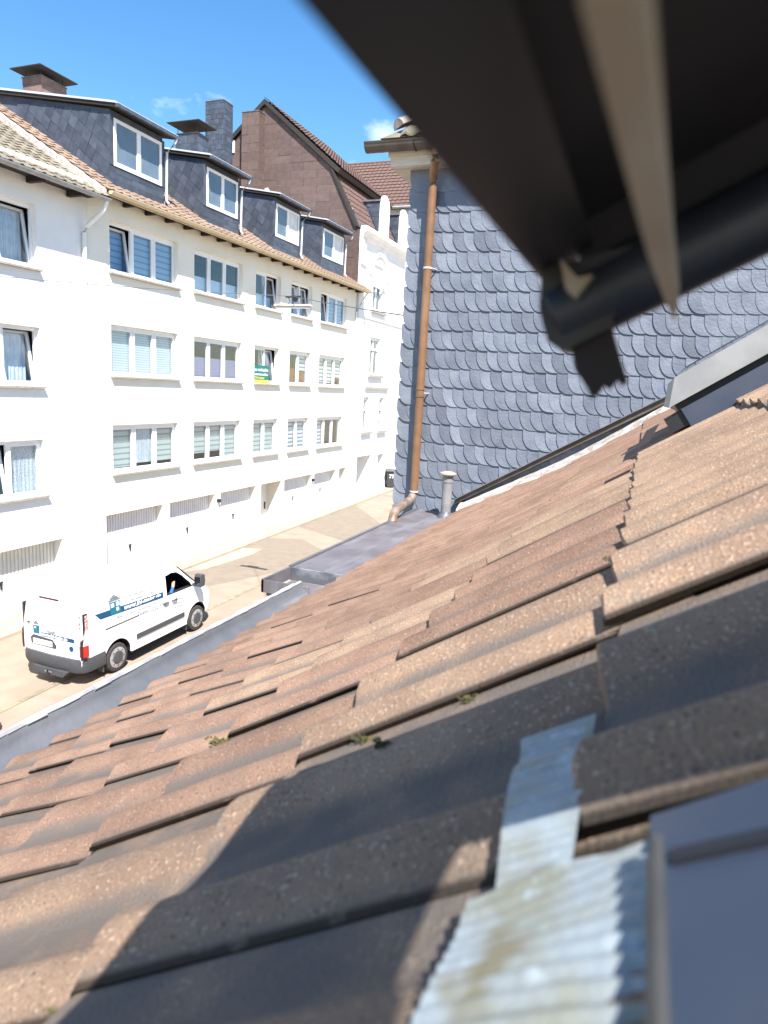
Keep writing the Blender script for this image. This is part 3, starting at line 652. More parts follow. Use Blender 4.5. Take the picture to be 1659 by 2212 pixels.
plan = {(0, 0): ([B_(M_zebb)] * 3, (0,)), (1, 0): ([B_(M_frost, 0, .42)] * 3, ()), (2, 0): ([B_(M_frost, 0, .40)] * 2, (1,)), (3, 0): ([B_(M_curt)] * 2, (0, 1)), (4, 0): ([None, B_(M_zebb), B_(M_zebb)], (0,)),
        (0, 1): ([B_(M_fine)] * 3, ()), (1, 1): ([B_(M_pliss, 0, .56)] * 3, ()), (2, 1): ([None, B_(M_curt)], (1,)), (3, 1): ([[B_(M_brownbox, 0, .5)], [B_(M_zebw, .45, 1), B_(M_brownbox, 0, .42)]], ()), (4, 1): ([B_(M_zebw, .1, 1), B_(M_zebw, .1, 1), B_(M_zebw, .3, 1)], ()),
        (0, 2): ([B_(M_zebra, .06, 1), B_(M_lace, .12, .98), B_(M_zebra, .12, 1)], ()), (1, 2): ([B_(M_zebra, .2, 1), B_(M_zebra, .22, 1), B_(M_zebra, .0, 1)], ()), (2, 2): ([B_(M_zebra)] * 2, ()), (3, 2): ([B_(M_zebw)] * 2, ()), (4, 2): ([B_(M_zebw), None, None], ())}
for (ci, ri), (bl, ti) in plan.items():
    a, b, n = cols[ci]; c, d = rowsB[ri]; window(B, a, b, c, d, n, bl, ti)
def rib_door(T, y0, y1, z0, z1, x, material):
    m = MB(); n = int((y1 - y0) / .11); wd = (y1 - y0) / n; pts = []
    for i in range(n): pts += [(x, y0 + i * wd), (x, y0 + (i + .62) * wd), (x - .025, y0 + (i + .70) * wd), (x - .025, y0 + (i + .94) * wd)]
    pts.append((x, y1)); m.grid([[(p, q, z0) for p, q in pts], [(p, q, z1) for p, q in pts]]); d = T.part('garage_door', m, material)
    T.part('door_handle', MB().box(x + .004, x + .035, (y0 + y1) / 2 - .02, (y0 + y1) / 2 + .02, gz(y0) + .85, gz(y0) + 1.02).box(x + .004, x + .03, (y0 + y1) / 2 - .06, (y0 + y1) / 2 + .06, gz(y0) + 1.02, gz(y0) + 1.05), M_handle, d)
for a, b in gar: rib_door(B, a, b, -6.7, -4.03, XF - .27, M_garage)
ed = B.part('entrance_door', MB().box(XF - .74, XF - .68, 23.53, 25.15, -6.6, -4.03), M_garagey)
B.part('door_handle', MB().box(XF - .68, XF - .64, 24.9, 24.96, -5.3, -5.0), M_handle, ed)
for y in (20.6, 27.95): B.part('house_lamp', MB().cyl((XF + .05, y, -4.3), (1, 0, 0), .07, .1, 10), M_handle)
# roof
def broof(x): return 5.15 + .587 * (-14.6 - x)
rB = B.part('roof', MB().prism([(-13.98, broof(-13.98) - .06), (-19.4, broof(-19.4) - .06), (-24.9, broof(-13.98) - .06), (-24.9, broof(-13.98) - .16), (-19.4, broof(-19.4) - .2), (-13.98, broof(-13.98) - .12)], lambda p, q, y: (p, y, q), 14.72, 32.45), M_darktrim)
dorm = [(15.65, 17.83), (19.80, 21.82), (24.20, 26.27), (28.24, 30.55)]
tile_roof(B, rB, -13.93, broof(-13.93), PIT, 14.80, 32.4, 6.2, M_rtile, keep=lambda x, y, z: not any(a - .05 < y < b + .05 and x < -14.45 for a, b in dorm), limit=300)
B.part('gutter', ygutter(14.9, 32.5, -13.90, broof(-13.9) - .03, .085), M_cream_gut, None, 50)
B.part('eave_board', MB().box(-14.02, -13.99, 14.75, 32.4, 4.60, 4.78), M_cream_gut)
B.part('eave_soffit', MB().box(-14.5, -14.03, 14.75, 32.4, 4.72, 4.75), M_darktrim)
for i in range(20): B.part('rafter_end', MB().box(-14.49, -14.05, 15.1 + i * .88, 15.2 + i * .88, 4.60, 4.72), M_darktrim)
for k, (a, b) in enumerate(dorm):
    def droof(x): return 7.02 + .178 * (-14.6 - x)
    cheek = [(-14.62, broof(-14.62) - .02), (-14.62, 7.02), (-19.1, droof(-19.1)), (-19.1, broof(-19.1))]
    dz = B.part('dormer', MB().prism(cheek, lambda p, q, y: (p, y, q), a + .02, b - .02), M_slated)
    # rhombic slates on the near cheek, plain slates on the front
    trap = [(-14.6, broof(-14.6)), (-14.6, 6.93), (-17.9, droof(-17.9) - .09), (-18.0, broof(-18.0))]
    clad(B, dz, 'slate', diamonds(-18.4, -14.4, 5.0, 8.2, .24, .26, -.80), trap, lambda p, q, y: (p, y, q), a + .019, a - .006, M_slated, .004, .006, .006)
    clad(B, dz, 'slate', rows(a, b, 5.12, 5.60, .55, .16), [(a, 5.12), (b, 5.12), (b, 5.60), (a, 5.60)], lambda p, q, x: (x, p, q), -14.61, -14.585, M_slated, .005, .004, .01)
    B.part('corner_board', MB().box(-14.60, -14.57, a - .01, a + .10, 5.62, 6.90), M_slated, dz); B.part('corner_board', MB().box(-14.60, -14.57, b - .10, b + .01, 5.62, 6.90), M_slated, dz)
    B.part('roof_slab', MB().prism([(-14.30, 7.0), (-19.3, droof(-19.3)), (-19.3, droof(-19.3) + .10), (-14.30, 7.09)], lambda p, q, y: (p, y, q), a - .10, b + .26), M_darktrim, dz)
    B.part('zinc_verge', MB().prism([(-14.28, 7.085), (-19.3, droof(-19.3) + .095), (-19.3, droof(-19.3) + .15), (-14.28, 7.135)], lambda p, q, y: (p, y, q), a - .13, b + .28), M_zincedge, dz)
    B.part('front_gutter', MB().box(-14.30, -14.20, a - .10, b + .27, 6.99, 7.08), M_slated, dz)
    B.part('gutter_pipe', MB().tube([(-14.24, b + .16, 7.0), (-14.28, b + .12, 6.85), (-14.50, b + .03, 6.6), (-14.52, b + .03, 5.25), (-14.42, b + .03, 5.14)], .04, 8), M_zincedge, dz, 40)
    # window: frame, two sashes, panes
    wy0, wy1, wz0, wz1 = a + .12, b - .12, 5.62, 6.83; x = -14.56; m = MB()
    for bx in ((wy0, wy0 + .09, wz0, wz1), (wy1 - .09, wy1, wz0, wz1), (wy0 + .09, wy1 - .09, wz0, wz0 + .11), (wy0 + .09, wy1 - .09, wz1 - .09, wz1), ((wy0 + wy1) / 2 - .075, (wy0 + wy1) / 2 + .075, wz0 + .11, wz1 - .09)):
        m.box(x - .05, x, *bx)
    B.part('window_frame', m, M_pvc, dz)
    for s0, s1 in ((wy0 + .09, (wy0 + wy1) / 2 - .075), ((wy0 + wy1) / 2 + .075, wy1 - .09)):
        B.part('pane', MB().box(x - .036, x - .03, s0, s1, wz0 + .11, wz1 - .09), mat('dormer_glass', (.10, .14, .18), .05, (.13, .17, .21), 2, spec=.9), dz)
    if k > 1:
        ny = int((wy1 - wy0) / 2 / .02 * .8)
        B.part('curtain', MB().grid([[(x - .0285, (wy0 + wy1) / 2 + .10 + .02 * i, zz_) for i in range(ny)] for zz_ in (wz0 + .11, wz1 - .1)]), M_curt, dz, fixn=False)
# chimneys of the block
def chimney(T, x0, x1, y0, y1, zb, zt, body, piece, ph, pw, cap=None, name='chimney'):
    c = T.part(name, MB().box(x0 + .02, x1 - .02, y0 + .02, y1 - .02, zb, zt), body)
    clad(T, c, piece, rows(x0, x1, zb, zt, pw, ph), [(x0, zb), (x1, zb), (x1, zt), (x0, zt)], lambda p, q, y: (p, y, q), y0 + .019, y0 - .002, body, .006, .006, .004)
    clad(T, c, piece, rows(y0, y1, zb, zt, pw, ph), [(y0, zb), (y1, zb), (y1, zt), (y0, zt)], lambda p, q, x: (x, p, q), x1 - .019, x1 + .002, body, .006, .006, .004)
    T.part('rim', MB().box(x0 - .02, x1 + .02, y0 - .02, y1 + .02, zt, zt + .035), M_zincdark, c)
    if cap:
        for px in (x0 + .08, x1 - .08):
            for py in (y0 + .08, y1 - .08): T.part('cap_post', MB().tube([(px, py, zt), (px, py, cap)], .015, 6), M_darktrim, c)
        T.part('cap_plate', MB().box(x0 - .25, x1 + .25, y0 - .25, y1 + .25, cap, cap + .03), M_darktrim, c)
    return c
M_brownslab = mat('brown_chimney_slab', (.19, .125, .105), .8, (.155, .10, .085), 4, var=.1)
chimney(B, -20.1, -19.3, 17.77, 18.78, 7.7, 9.16, M_brownslab, 'chimney_panel', .42, .52, 9.36)
chimney(B, -20.45, -19.3, 25.73, 26.50, 7.7, 10.18, M_slated, 'chimney_slate', .30, .40, 10.58)
chimney(B, -21.0, -20.0, 28.57, 29.31, 7.4, 12.58, M_slated, 'chimney_slate', .22, .30)
aer = MB()
for i in range(5): aer.tube([(-17.3, 27.9 + i * .10, 8.05), (-17.3, 27.9 + i * .10, 8.55 - .04 * abs(i - 2))], .02, 6)
aer.tube([(-17.3, 28.1, 7.4), (-17.3, 28.1, 8.1)], .025, 6); aer.tube([(-17.3, 27.85, 8.2), (-17.3, 28.35, 8.2)], .02, 6)
B.part('roof_aerial', aer, M_pvc)
# downpipes
B.part('downpipe', MB().tube([(-13.95, 32.2, 4.65), (-14.2, 32.05, 4.2), (-14.44, 31.98, 3.7), (-14.44, 31.98, -6.0)], .045, 8), M_pvc, None, 40)
# ---------------- A: white house at the left
A = Thing('white_rendered_house', 'white rendered house with yellowed roof tiles beside the cream block', 'building', (XF - 5, 8, gz(8)), 'S')
rowsA = [(2.44, 3.92), (-.38, 1.05), (-3.15, -1.72)]; colsA = [(10.20, 13.06, 3), (5.6, 8.4, 3)]
opsA = [(a, b, c, d, .14) for a, b, n in colsA for c, d in rowsA] + [(10.2, 13.56, -6.75, -4.41, .32), (6.2, 8.8, -6.75, -4.41, .32)]
A.part('wall', wall_mesh(2, 14.675, -6.9, 4.95, XF, opsA, .14), M_white); house_shell(A, 2, 14.675, -24.5, 4.95, M_white); floors(A, 2, 14.67, -24.5, [-4.2, -1.4, 1.4, 4.75])
for ci, (a, b, n) in enumerate(colsA):
    for ri, (c, d) in enumerate(rowsA):
        window(A, a, b, c, d, n, [B_(M_curt), B_(M_curt, 0, .96), B_(M_curt if ri < 2 else M_lace)], ((2,) if ri < 2 else (1,)))
rib_door(A, 10.2, 13.56, -6.7, -4.41, XF - .31, M_garagey); rib_door(A, 6.2, 8.8, -6.7, -4.41, XF - .31, M_garagey)
def aroof(x): return broof(x) - .22
rA = A.part('roof', MB().prism([(-13.98, aroof(-13.98) - .06), (-19.4, aroof(-19.4) - .06), (-24.9, aroof(-13.98) - .06), (-24.9, aroof(-13.98) - .16), (-19.4, aroof(-19.4) - .2), (-13.98, aroof(-13.98) - .12)], lambda p, q, y: (p, y, q), 1.6, 14.70), M_darktrim)
tile_roof(A, rA, -13.93, aroof(-13.93), PIT, 1.5, 14.7, 6.2, M_ytile, limit=300)
for i in range(15): A.part('verge_mortar', MB().prism([(-13.95 - i * .36, aroof(-13.95 - i * .36) + .02), (-14.33 - i * .36, aroof(-14.33 - i * .36) + .02), (-14.33 - i * .36, aroof(-14.33 - i * .36) + .17 + random.uniform(0, .05)), (-13.95 - i * .36, aroof(-13.95 - i * .36) + .15 + random.uniform(0, .05))], lambda p, q, y: (p, y, q), 14.60, 14.80 + random.uniform(0, .05)), M_mortar, rA)
A.part('roof_vent', MB().prism([(-17.0, aroof(-17.0)), (-17.5, aroof(-17.5)), (-17.5, aroof(-17.5) + .16), (-17.05, aroof(-17.0) + .10)], lambda p, q, y: (p, y, q), 11.9, 12.6), M_darktrim, rA)
A.part('gutter', ygutter(1.5, 14.85, -13.90, aroof(-13.9) - .03, .085), M_greygut, None, 50)
A.part('eave_soffit', MB().box(-14.5, -14.0, 1.6, 14.7, 4.50, 4.53), M_darktrim)
for i in range(10): A.part('rafter_end', MB().box(-14.49, -13.99, 3.2 + i * 1.2, 3.32 + i * 1.2, 4.36, 4.50), M_darktrim)
A.part('downpipe', MB().tube([(-13.92, 14.78, 4.42), (-13.98, 14.74, 4.2), (-14.36, 14.52, 3.75), (-14.43, 14.50, 3.6), (-14.43, 14.50, -5.9)], .055, 10), M_white, None, 40)
# ---------------- C: narrow ornate white house with brown clad gable
C = Thing('ornate_white_house', 'tall white stucco house with brown clad gable and mansard roof', 'building', (XF - 5, 35.2, gz(35)), 'S')
XC = -14.5
opsC = [(34.09, 35.45, 4.05, 6.35, .25), (34.05, 35.42, .72, 2.68, .16), (33.48, 34.22, -2.30, -.46, .16), (35.68, 36.40, -2.30, -.46, .16), (32.76, 34.87, -6.6, -3.60, .9), (35.88, 36.80, -6.6, -3.66, .5)]
cw = C.part('wall', wall_mesh(32.1, 38.6, -6.6, 7.62, XC, opsC, .2), M_whiteC); house_shell(C, 32.1, 38.6, -25.2, 7.6, M_panel); floors(C, 32.1, 38.6, -25, [-3.2, 0.1, 3.3, 7.2])
for (a, b, c, d, dp), tz in zip(opsC[:4], (5.32, 2.06, -1.15, -1.15)):
    wo = window(C, a, b, c, d, 2 if b - a > 1 else 1, [None] * 2, (), None, XC, .14, False)
    C.part('transom', MB().box(XC - .20, XC - .09, a + .03, b - .03, tz - .06, tz + .06), M_pvc, wo)
    C.part('sill', MB().box(XC + .001, XC + .14, a - .22, b + .35, c - .14, c - .01), M_sill, wo)
    if tz > 9: C.part('curtain', MB().add([(XC - .30, a + .06, c + .06), (XC - .30, b - .06, c + .06), (XC - .30, b - .06, tz - .1), (XC - .30, a + .06, tz - .1)], [(0, 1, 2, 3)]), M_curt, wo)
arch = MB()
for rr_, pr in ((1.26, .10), (1.14, .06)):
    arch.tube([(XC + .02, 34.85 + rr_ * math.cos(t), 5.75 + rr_ * .95 * math.sin(t)) for t in [math.pi * k / 18 for k in range(19)]], pr * .9, 8)
C.part('arch_moulding', arch, M_whiteC, None, 60)
for y in (34.38, 35.15):
    C.part('lancet_light', MB().prism([(y - .22, 5.45), (y + .22, 5.45), (y + .22, 5.80), (y, 6.28), (y - .22, 5.80)], lambda p, q, x: (x, p, q), XC - .10, XC - .095), M_carglass)
tm = MB(); tm.box(XC - .12, XC - .08, 34.09, 35.45, 5.42, 6.35); C.part('tympanum', tm, M_whiteC)
C.part('string_course', MB().box(XC + .001, XC + .10, 33.55, 36.8, -.05, .08), M_sill)
C.part('window_head', MB().box(XC + .001, XC + .12, 33.95, 35.62, 5.28, 5.36), M_whiteC)
C.part('string_course', MB().box(XC + .001, XC + .05, 32.15, 38.55, 3.55, 3.62), M_whiteC)
C.part('quoin_pilaster', MB().box(XC + .001, XC + .10, 32.12, 32.75, -6, 7.25), M_whiteC); C.part('capital', MB().box(XC + .101, XC + .18, 32.10, 32.85, 6.0, 6.4), M_whiteC)
cor = MB(); cor.prism([(0, 7.25), (.12, 7.30), (.16, 7.48), (.36, 7.58), (.38, 7.74), (.30, 7.80), (0, 7.80)], lambda p, q, y: (XC + p, y, q), 32.2, 38.6)
C.part('cornice', cor, M_whiteC)
C.part('porch_door', MB().box(XC - .86, XC - .82, 32.76, 34.87, -6.4, -3.6), M_whiteC); C.part('side_door', MB().box(XC - .48, XC - .44, 35.88, 36.80, -6.4, -3.66), M_whiteC)
gab = [(-14.72, 3.5), (-14.72, 7.75), (-16.27, 10.59), (-19.97, 13.63), (-25.2, 9.3), (-25.2, 3.5)]
cg = C.part('gable', MB().prism(gab, lambda p, q, y: (p, y, q), 32.12, 32.6), M_panel)
clad(C, cg, 'cladding_panel', rows(-25.2, -14.7, 4.4, 13.7, 1.5, .38), gab, lambda p, q, y: (p, y, q), 32.119, 32.085, M_panel, .007, .008, .02)
C.part('verge', MB().prism([(-14.60, 7.72), (-16.17, 10.66), (-16.30, 10.70), (-14.78, 7.74)], lambda p, q, y: (p, y, q), 31.98, 32.3), M_darktrim, cg)
up1 = [(-15.75, 10.20), (-19.97, 13.66), (-19.97, 13.90), (-15.62, 10.38)]
rC = C.part('roof', MB().prism(up1, lambda p, q, y: (p, y, q), 31.95, 39.0), M_darktrim)
C.part('roof_slope', MB().prism([(-19.97, 13.66), (-25.5, 9.2), (-25.5, 9.45), (-19.97, 13.90)], lambda p, q, y: (p, y, q), 31.95, 39.0), M_darktrim, rC)
def ribbed(T, name, parent, x0, z0, x1, z1, y0, y1, material, rowsn):
    m = MB(); L = math.hypot(x1 - x0, z1 - z0); nx, nz_ = -(z1 - z0) / L, (x1 - x0) / L
    if nx < 0 and nz_ < 0 or nz_ < 0: nx, nz_ = -nx, -nz_
    vv = [y0 + (y1 - y0) * k / (int((y1 - y0) / .06)) for k in range(int((y1 - y0) / .06) + 1)]
    for i in range(rowsn):
        t0, t1 = i / rowsn, (i + 1.04) / rowsn; rr = []
        for t, lift in ((t0, .0), (t0, .05), (t1, .02)):
            rr.append([(x0 + (x1 - x0) * t + nx * (lift + .03 * max(0, math.sin(v * 2 * math.pi / .3))), v, z0 + (z1 - z0) * t + nz_ * (lift + .03 * max(0, math.sin(v * 2 * math.pi / .3)))) for v in vv])
        m.grid(rr)
    T.part(name, m, material, parent, 50, kind='stuff', fixn=False)
ribbed(C, 'tiles', rC, -15.60, 10.42, -19.97, 13.93, 31.9, 39.0, M_btile, 15)
ribbed(C, 'tiles', rC, -14.62, 7.82, -16.22, 10.62, 32.3, 38.8, M_btile, 9)
chimney(C, -21.0, -20.0, 31.55, 32.3, 6, 13.20, M_panel, 'cladding_panel', .41, .75, None, 'chimney_breast')
C.part('gable_window', MB().box(-22.6, -21.75, 32.03, 32.08, 11.55, 12.15), M_pvc)
for y0 in (34.52, 37.35):
    fz = 9.35; d = C.part('dormer', MB().prism([(-14.55, 7.82), (-14.55, fz + .1), (-16.1, fz + .25), (-16.1, 10.3), (-15.9, 9.9)], lambda p, q, y: (p, y, q), y0 + .04, y0 + 1.12), M_slated)
    fr = [(y0, 7.80), (y0 + 1.16, 7.80), (y0 + 1.16, fz)] + [(y0 + .58 + .58 * math.cos(t), fz + .55 * math.sin(t)) for t in [math.pi * k / 12 for k in range(1, 12)]] + [(y0, fz)]
    C.part('dormer_front', MB().prism(fr, lambda p, q, x: (x, p, q), -14.54, -14.44), M_whiteC, d)
    C.part('pane', MB().prism([(y0 + .30, 8.1), (y0 + .86, 8.1), (y0 + .86, 9.2), (y0 + .58, 9.5), (y0 + .30, 9.2)], lambda p, q, x: (x, p, q), -14.439, -14.43), M_curt, d)
    C.part('dormer_roof', MB().box(-16.3, -14.50, y0 - .05, y0 + 1.2, fz + .16, fz + .24), M_zincdark, d)
    clad(C, d, 'slate', rows(-16.2, -14.55, 7.8, 9.5, .30, .24), [(-14.56, 7.9), (-14.56, fz + .12), (-15.35, fz + .14)], lambda p, q, y: (p, y, q), y0 + .039, y0 + .012, M_slated, .006, .004, .01)
# ---------------- D: house closing the view with a big brown tiled roof
Dh = Thing('brown_roofed_house', 'distant house with broad brown tiled roof beyond the ornate white house', 'building', (-20, 47, gz(47)), 'S')
Dh.part('wall', MB().box(-27, -13.5, 44.6, 54, -6.6, 11.75), M_whiteC)
dr = Dh.part('roof', MB().prism([(44.2, 11.72), (48.6, 15.95), (54.4, 11.72)], lambda p, q, x: (x, p, q), -27.3, -13.2), M_darktrim)
m = MB(); xs = [-27.3 + k * .07 for k in range(201)]
for i in range(15):
    t0, t1 = i / 15, (i + 1.03) / 15; rr = []
    for t, l in ((t0, 0), (t0, .07), (t1, .02)): rr.append([(x, 44.2 + 4.4 * t - .7 * (l + .035 * max(0, math.sin(x * 2 * math.pi / .34))), 11.74 + 4.23 * t + .7 * (l + .035 * max(0, math.sin(x * 2 * math.pi / .34)))) for x in xs])
    m.grid(rr)
Dh.part('tiles', m, M_btile, dr, 50, kind='stuff', fixn=False)
for i in range(32): Dh.part('ridge_tile', MB().tube([(-27.2 + i * .43, 48.6, 15.98), (-26.79 + i * .43, 48.6, 16.0)], .11, 8), M_btile, dr, 60)
Dh.part('gutter', MB().tube([(-27.3, 44.12, 11.72), (-13.2, 44.12, 11.72)], .09, 8), M_greygut)
for x in (-25, -22.5, -19.6, -17.2, -15): Dh.part('pilaster', MB().box(x - .4, x + .4, 44.42, 44.59, -6.5, 11.4), M_whiteC)

# ================================================================ THE VAN
VX, VY0 = -10.97, 9.93                                   # centre line and rear of the van, street frame
van = Thing('delivery_van', 'white painter\'s delivery van with blue lettering parked half on the pavement', 'van', (VX, VY0, gz(10.9) + .0), 'S')
van.e.rotation_euler.x = math.atan(.0216)
class VanParts:
    pass
def vpart(name, mb, material, parent=None, smooth=None, label=None):
    me = mesh_of(name, mb, material, smooth); return van.link(name, me, parent, label)
HW, VL, VH = .82, 4.62, 1.86
def van_section(y):
    """half-section (x, z) of the body at length y from the tail"""
    def lerp(tab):
        for (a, va), (b, vb) in zip(tab, tab[1:]):
            if a <= y <= b: return va + (vb - va) * (y - a) / (b - a)
        return tab[-1][1]
    zt = lerp([(0, 1.70), (.03, 1.79), (.10, 1.835), (.35, 1.86), (2.6, 1.86), (3.0, 1.82), (3.22, 1.73), (3.55, 1.45), (3.86, 1.17), (4.15, 1.06), (4.42, .95), (4.55, .78), (4.62, .60)])
    w = lerp([(0, HW - .05), (.04, HW - .015), (.14, HW), (3.6, HW), (4.1, HW - .04), (4.4, HW - .14), (4.55, HW - .28), (4.62, HW - .42)])
    wt = lerp([(0, HW - .17), (.1, HW - .12), (2.8, HW - .12), (3.3, HW - .17), (3.86, HW - .12), (4.2, HW - .12), (4.62, HW - .5)])
    zb = lerp([(0, .34), (.15, .30), (4.3, .30), (4.62, .36)]); belt = min(1.08, zt - .12)
    return [(0, zb), (w - .10, zb), (w - .02, zb + .05), (w, zb + .16), (w, belt * .55 + zb * .45), (w - .004, belt), (w * .55 + wt * .45 - .008, belt + (zt - belt) * .48), (wt + .012, zt - (zt - belt) * .16 - .02), (wt - .03, zt - .045), (wt - .11, zt - .008), (wt * .5, zt + .008), (0, zt + .012)]
bm_ = MB(); ystn = [0, .03, .10, .22, .45, .9, 1.4, 1.9, 2.4, 2.7, 3.0, 3.22, 3.4, 3.55, 3.7, 3.86, 4.0, 4.15, 4.3, 4.42, 4.50, 4.56, 4.62]; rr = []
for y in ystn:
    h = van_section(y); rr.append([(x, y, z) for x, z in h] + [(-x, y, z) for x, z in h[-2:0:-1]])
bm_.grid(rr, True); n_ = len(rr[0]); bm_.f.append(tuple(range(n_ - 1, -1, -1))); k0 = (len(rr) - 1) * n_; bm_.f.append(tuple(range(k0, k0 + n_)))
body_me = mesh_of('body', bm_, [M_van, M_int], 38)
body = van.link('body', body_me)
def cutter(mb):
    me = mesh_of('cut', mb, [M_van, M_int]); me.polygons.foreach_set('material_index', [1] * len(me.polygons))
    o = bpy.data.objects.new('cut', me); COL.objects.link(o); o.parent = van.e; return o
WB = [(.95, .315), (3.68, .315)]
WIN = [(2.56, 1.20), (3.60, 1.16), (3.56, 1.30), (3.30, 1.56), (3.08, 1.70), (2.86, 1.745), (2.56, 1.72)]
cuts = [cutter(MB().cyl((0, y, r + .03), (1, 0, 0), .385, 3, 28)) for y, r in WB]
cuts.append(cutter(MB().prism([(2.30, .62), (3.72, .62), (3.66, 1.12), (3.36, 1.50), (3.10, 1.66), (2.86, 1.69), (2.30, 1.69)], lambda p, q, x: (x, p, q), -HW + .18, HW - .18)))
cuts.append(cutter(MB().prism([(2.58, 1.21), (3.56, 1.18), (3.50, 1.30), (3.27, 1.52), (3.06, 1.655), (2.86, 1.69), (2.62, 1.67)], lambda p, q, x: (x, p, q), -1.5, 1.5)))
for c in cuts:
    md = body.modifiers.new('b', 'BOOLEAN'); md.operation = 'DIFFERENCE'; md.solver = 'EXACT'; md.object = c
bpy.context.view_layer.update()
nm = bpy.data.meshes.new_from_object(body.evaluated_get(bpy.context.evaluated_depsgraph_get())); body.modifiers.clear(); body.data = nm; nm.name = 'body'
for c in cuts: bpy.data.objects.remove(c)
nm.polygons.foreach_set('use_smooth', [True] * len(nm.polygons)); nm.set_sharp_from_angle(angle=rad(38))
vpart('underbody', MB().box(-HW + .12, HW - .12, 1.40, 3.22, .26, .40), M_int)
vpart('underbody', MB().box(-HW + .30, HW - .30, .5, 1.40, .30, .75), M_int); vpart('underbody', MB().box(-HW + .30, HW - .30, 3.23, 4.1, .30, .58), M_int)
for y, r in WB:
    for s in (1, -1):
        x = s * (HW - .115); tw = vpart('wheel', MB().tube([(x - s * .10, y, r), (x + s * .07, y, r), (x + s * .095, y, r), (x + s * .102, y, r)], [.312, .312, .298, .262], 36), M_tyre, None, 45)
        m = MB().tube([(x + s * .098, y, r), (x + s * .108, y, r), (x + s * .112, y, r)], [.215, .205, .19], 30); m.tube([(x + s * .095, y, r), (x + s * .104, y, r)], .225, 30); vpart('rim', m, M_rim, tw, 35)
        vpart('hub', MB().tube([(x + s * .112, y, r), (x + s * .125, y, r), (x + s * .128, y, r)], [.15, .13, .06], 20), M_plast, tw, 30)
        for q in range(8):
            a = q * math.pi / 4; vpart('hub_slot', MB().cyl((x + s * .111, y + .178 * math.cos(a), r + .178 * math.sin(a)), (1, 0, 0), .017, .006, 8), M_handle, tw)
        if s == 1: vpart('mud_flap', MB().box(x - .10, x + .09, y - .40, y - .385, .13, .42), M_plast)
# bumper, lamps, plate, handles
bp = MB(); prf = [(.30, .0), (.36, -.055), (.54, -.07), (.60, -.04), (.60, .03)]
path = [(-HW - .012, .62), (-HW - .012, .20), (-HW + .03, .04), (-HW + .18, -.045), (0, -.075), (HW - .18, -.045), (HW - .03, .04), (HW + .012, .20), (HW + .012, .58)]
rr = []
for i, (x, y) in enumerate(path):
    t = Vector(path[min(i + 1, 8)]) - Vector(path[max(i - 1, 0)]); nx, ny = t.y / t.length, -t.x / t.length
    rr.append([(x + nx * (-q - .02) * .35, y + ny * (-q - .02) * .6, z) for z, q in prf])
bp.grid(rr); vpart('rear_bumper', bp, M_plast, None, 40)
vpart('bumper_step', MB().prism([(-.32, .20), (.38, .20), (.50, .32), (-.42, .32)], lambda p, q, y: (p, y, q), -.13, -.02), M_plast)
vpart('tow_hook', MB().tube([(.02, -.02, .24), (.02, -.14, .22), (.02, -.17, .25), (.02, -.17, .31)], .022, 8), M_handle)
vpart('bumper_badge', MB().box(-.09, .09, -.136, -.131, .245, .275), M_rim)
for s in (1, -1):
    lp = [(.60, .0), (1.00, .0), (1.05, .06), (1.56, .06), (1.56, .145), (1.02, .145), (.60, .10)]
    tl = vpart('tail_lamp', MB().prism([(y, z) for z, y in lp], lambda p, q, x: (s * (HW - .055 + x + .03 * min(1, p / .1)), p - .012, q), 0, .045), M_handle)
    for (za, zb_, mm) in ((1.24, 1.53, M_lampr), (.90, 1.23, M_lampw), (.66, .89, M_red)):
        vpart('lamp_lens', MB().prism([(.015 if za < 1 else .072, za), (.128, za), (.128, zb_), (.015 if zb_ < 1 else .072, zb_)], lambda p, q, x: (s * (HW - .004 + x + .022 * min(1, p / .1)), p - .012, q), 0, .02), mm, tl)
        if s > 0: vpart('lamp_lens', MB().box(s * HW - .085 if s > 0 else -HW + .035, s * HW - .035 if s > 0 else -HW + .085, -.010, -.002, za, zb_), mm, tl)
vpart('plate_recess', MB().prism([(-.56, .74), (.10, .72), (.12, .78), (.02, .90), (-.50, .93), (-.58, .86)], lambda p, q, y: (p, y, q), -.012, .02), M_plast)
pl = vpart('number_plate', MB().box(-.50, .02, -.022, -.0125, .745, .855), M_plate)
def vtext(s, size, loc, R, material, shear=0, bold=0, parent=None, slope=0):
    me = text_mesh('lettering', s, size, material, .001, shear, bold); o = van.link('lettering', me, parent or body)
    o.matrix_local = Matrix.Translation(Vector(loc)) @ (R @ Matrix.Rotation(slope, 3, 'Z')).to_4x4(); return o
vtext('EN AF 2008', .10, (-.48, -.0235, .765), R_REAR, M_ink, 0, 0, pl)
vpart('door_handle', MB().tube([(-.10, -.012, 1.10), (.0, -.03, 1.085), (.12, -.012, 1.09)], .018, 8), M_rim)
vpart('maker_badge', MB().cyl((.52, -.008, .80), (0, 1, 0), .055, .012, 20), M_navy)
vpart('brake_light', MB().box(-.30, .22, .005, .026, 1.75, 1.785), mat('dark_red_lamp', (.07, .012, .012), .3))
vpart('rear_wiper', MB().tube([(-.58, -.01, 1.20), (-.62, -.03, 1.18)], .02, 6), M_plast)
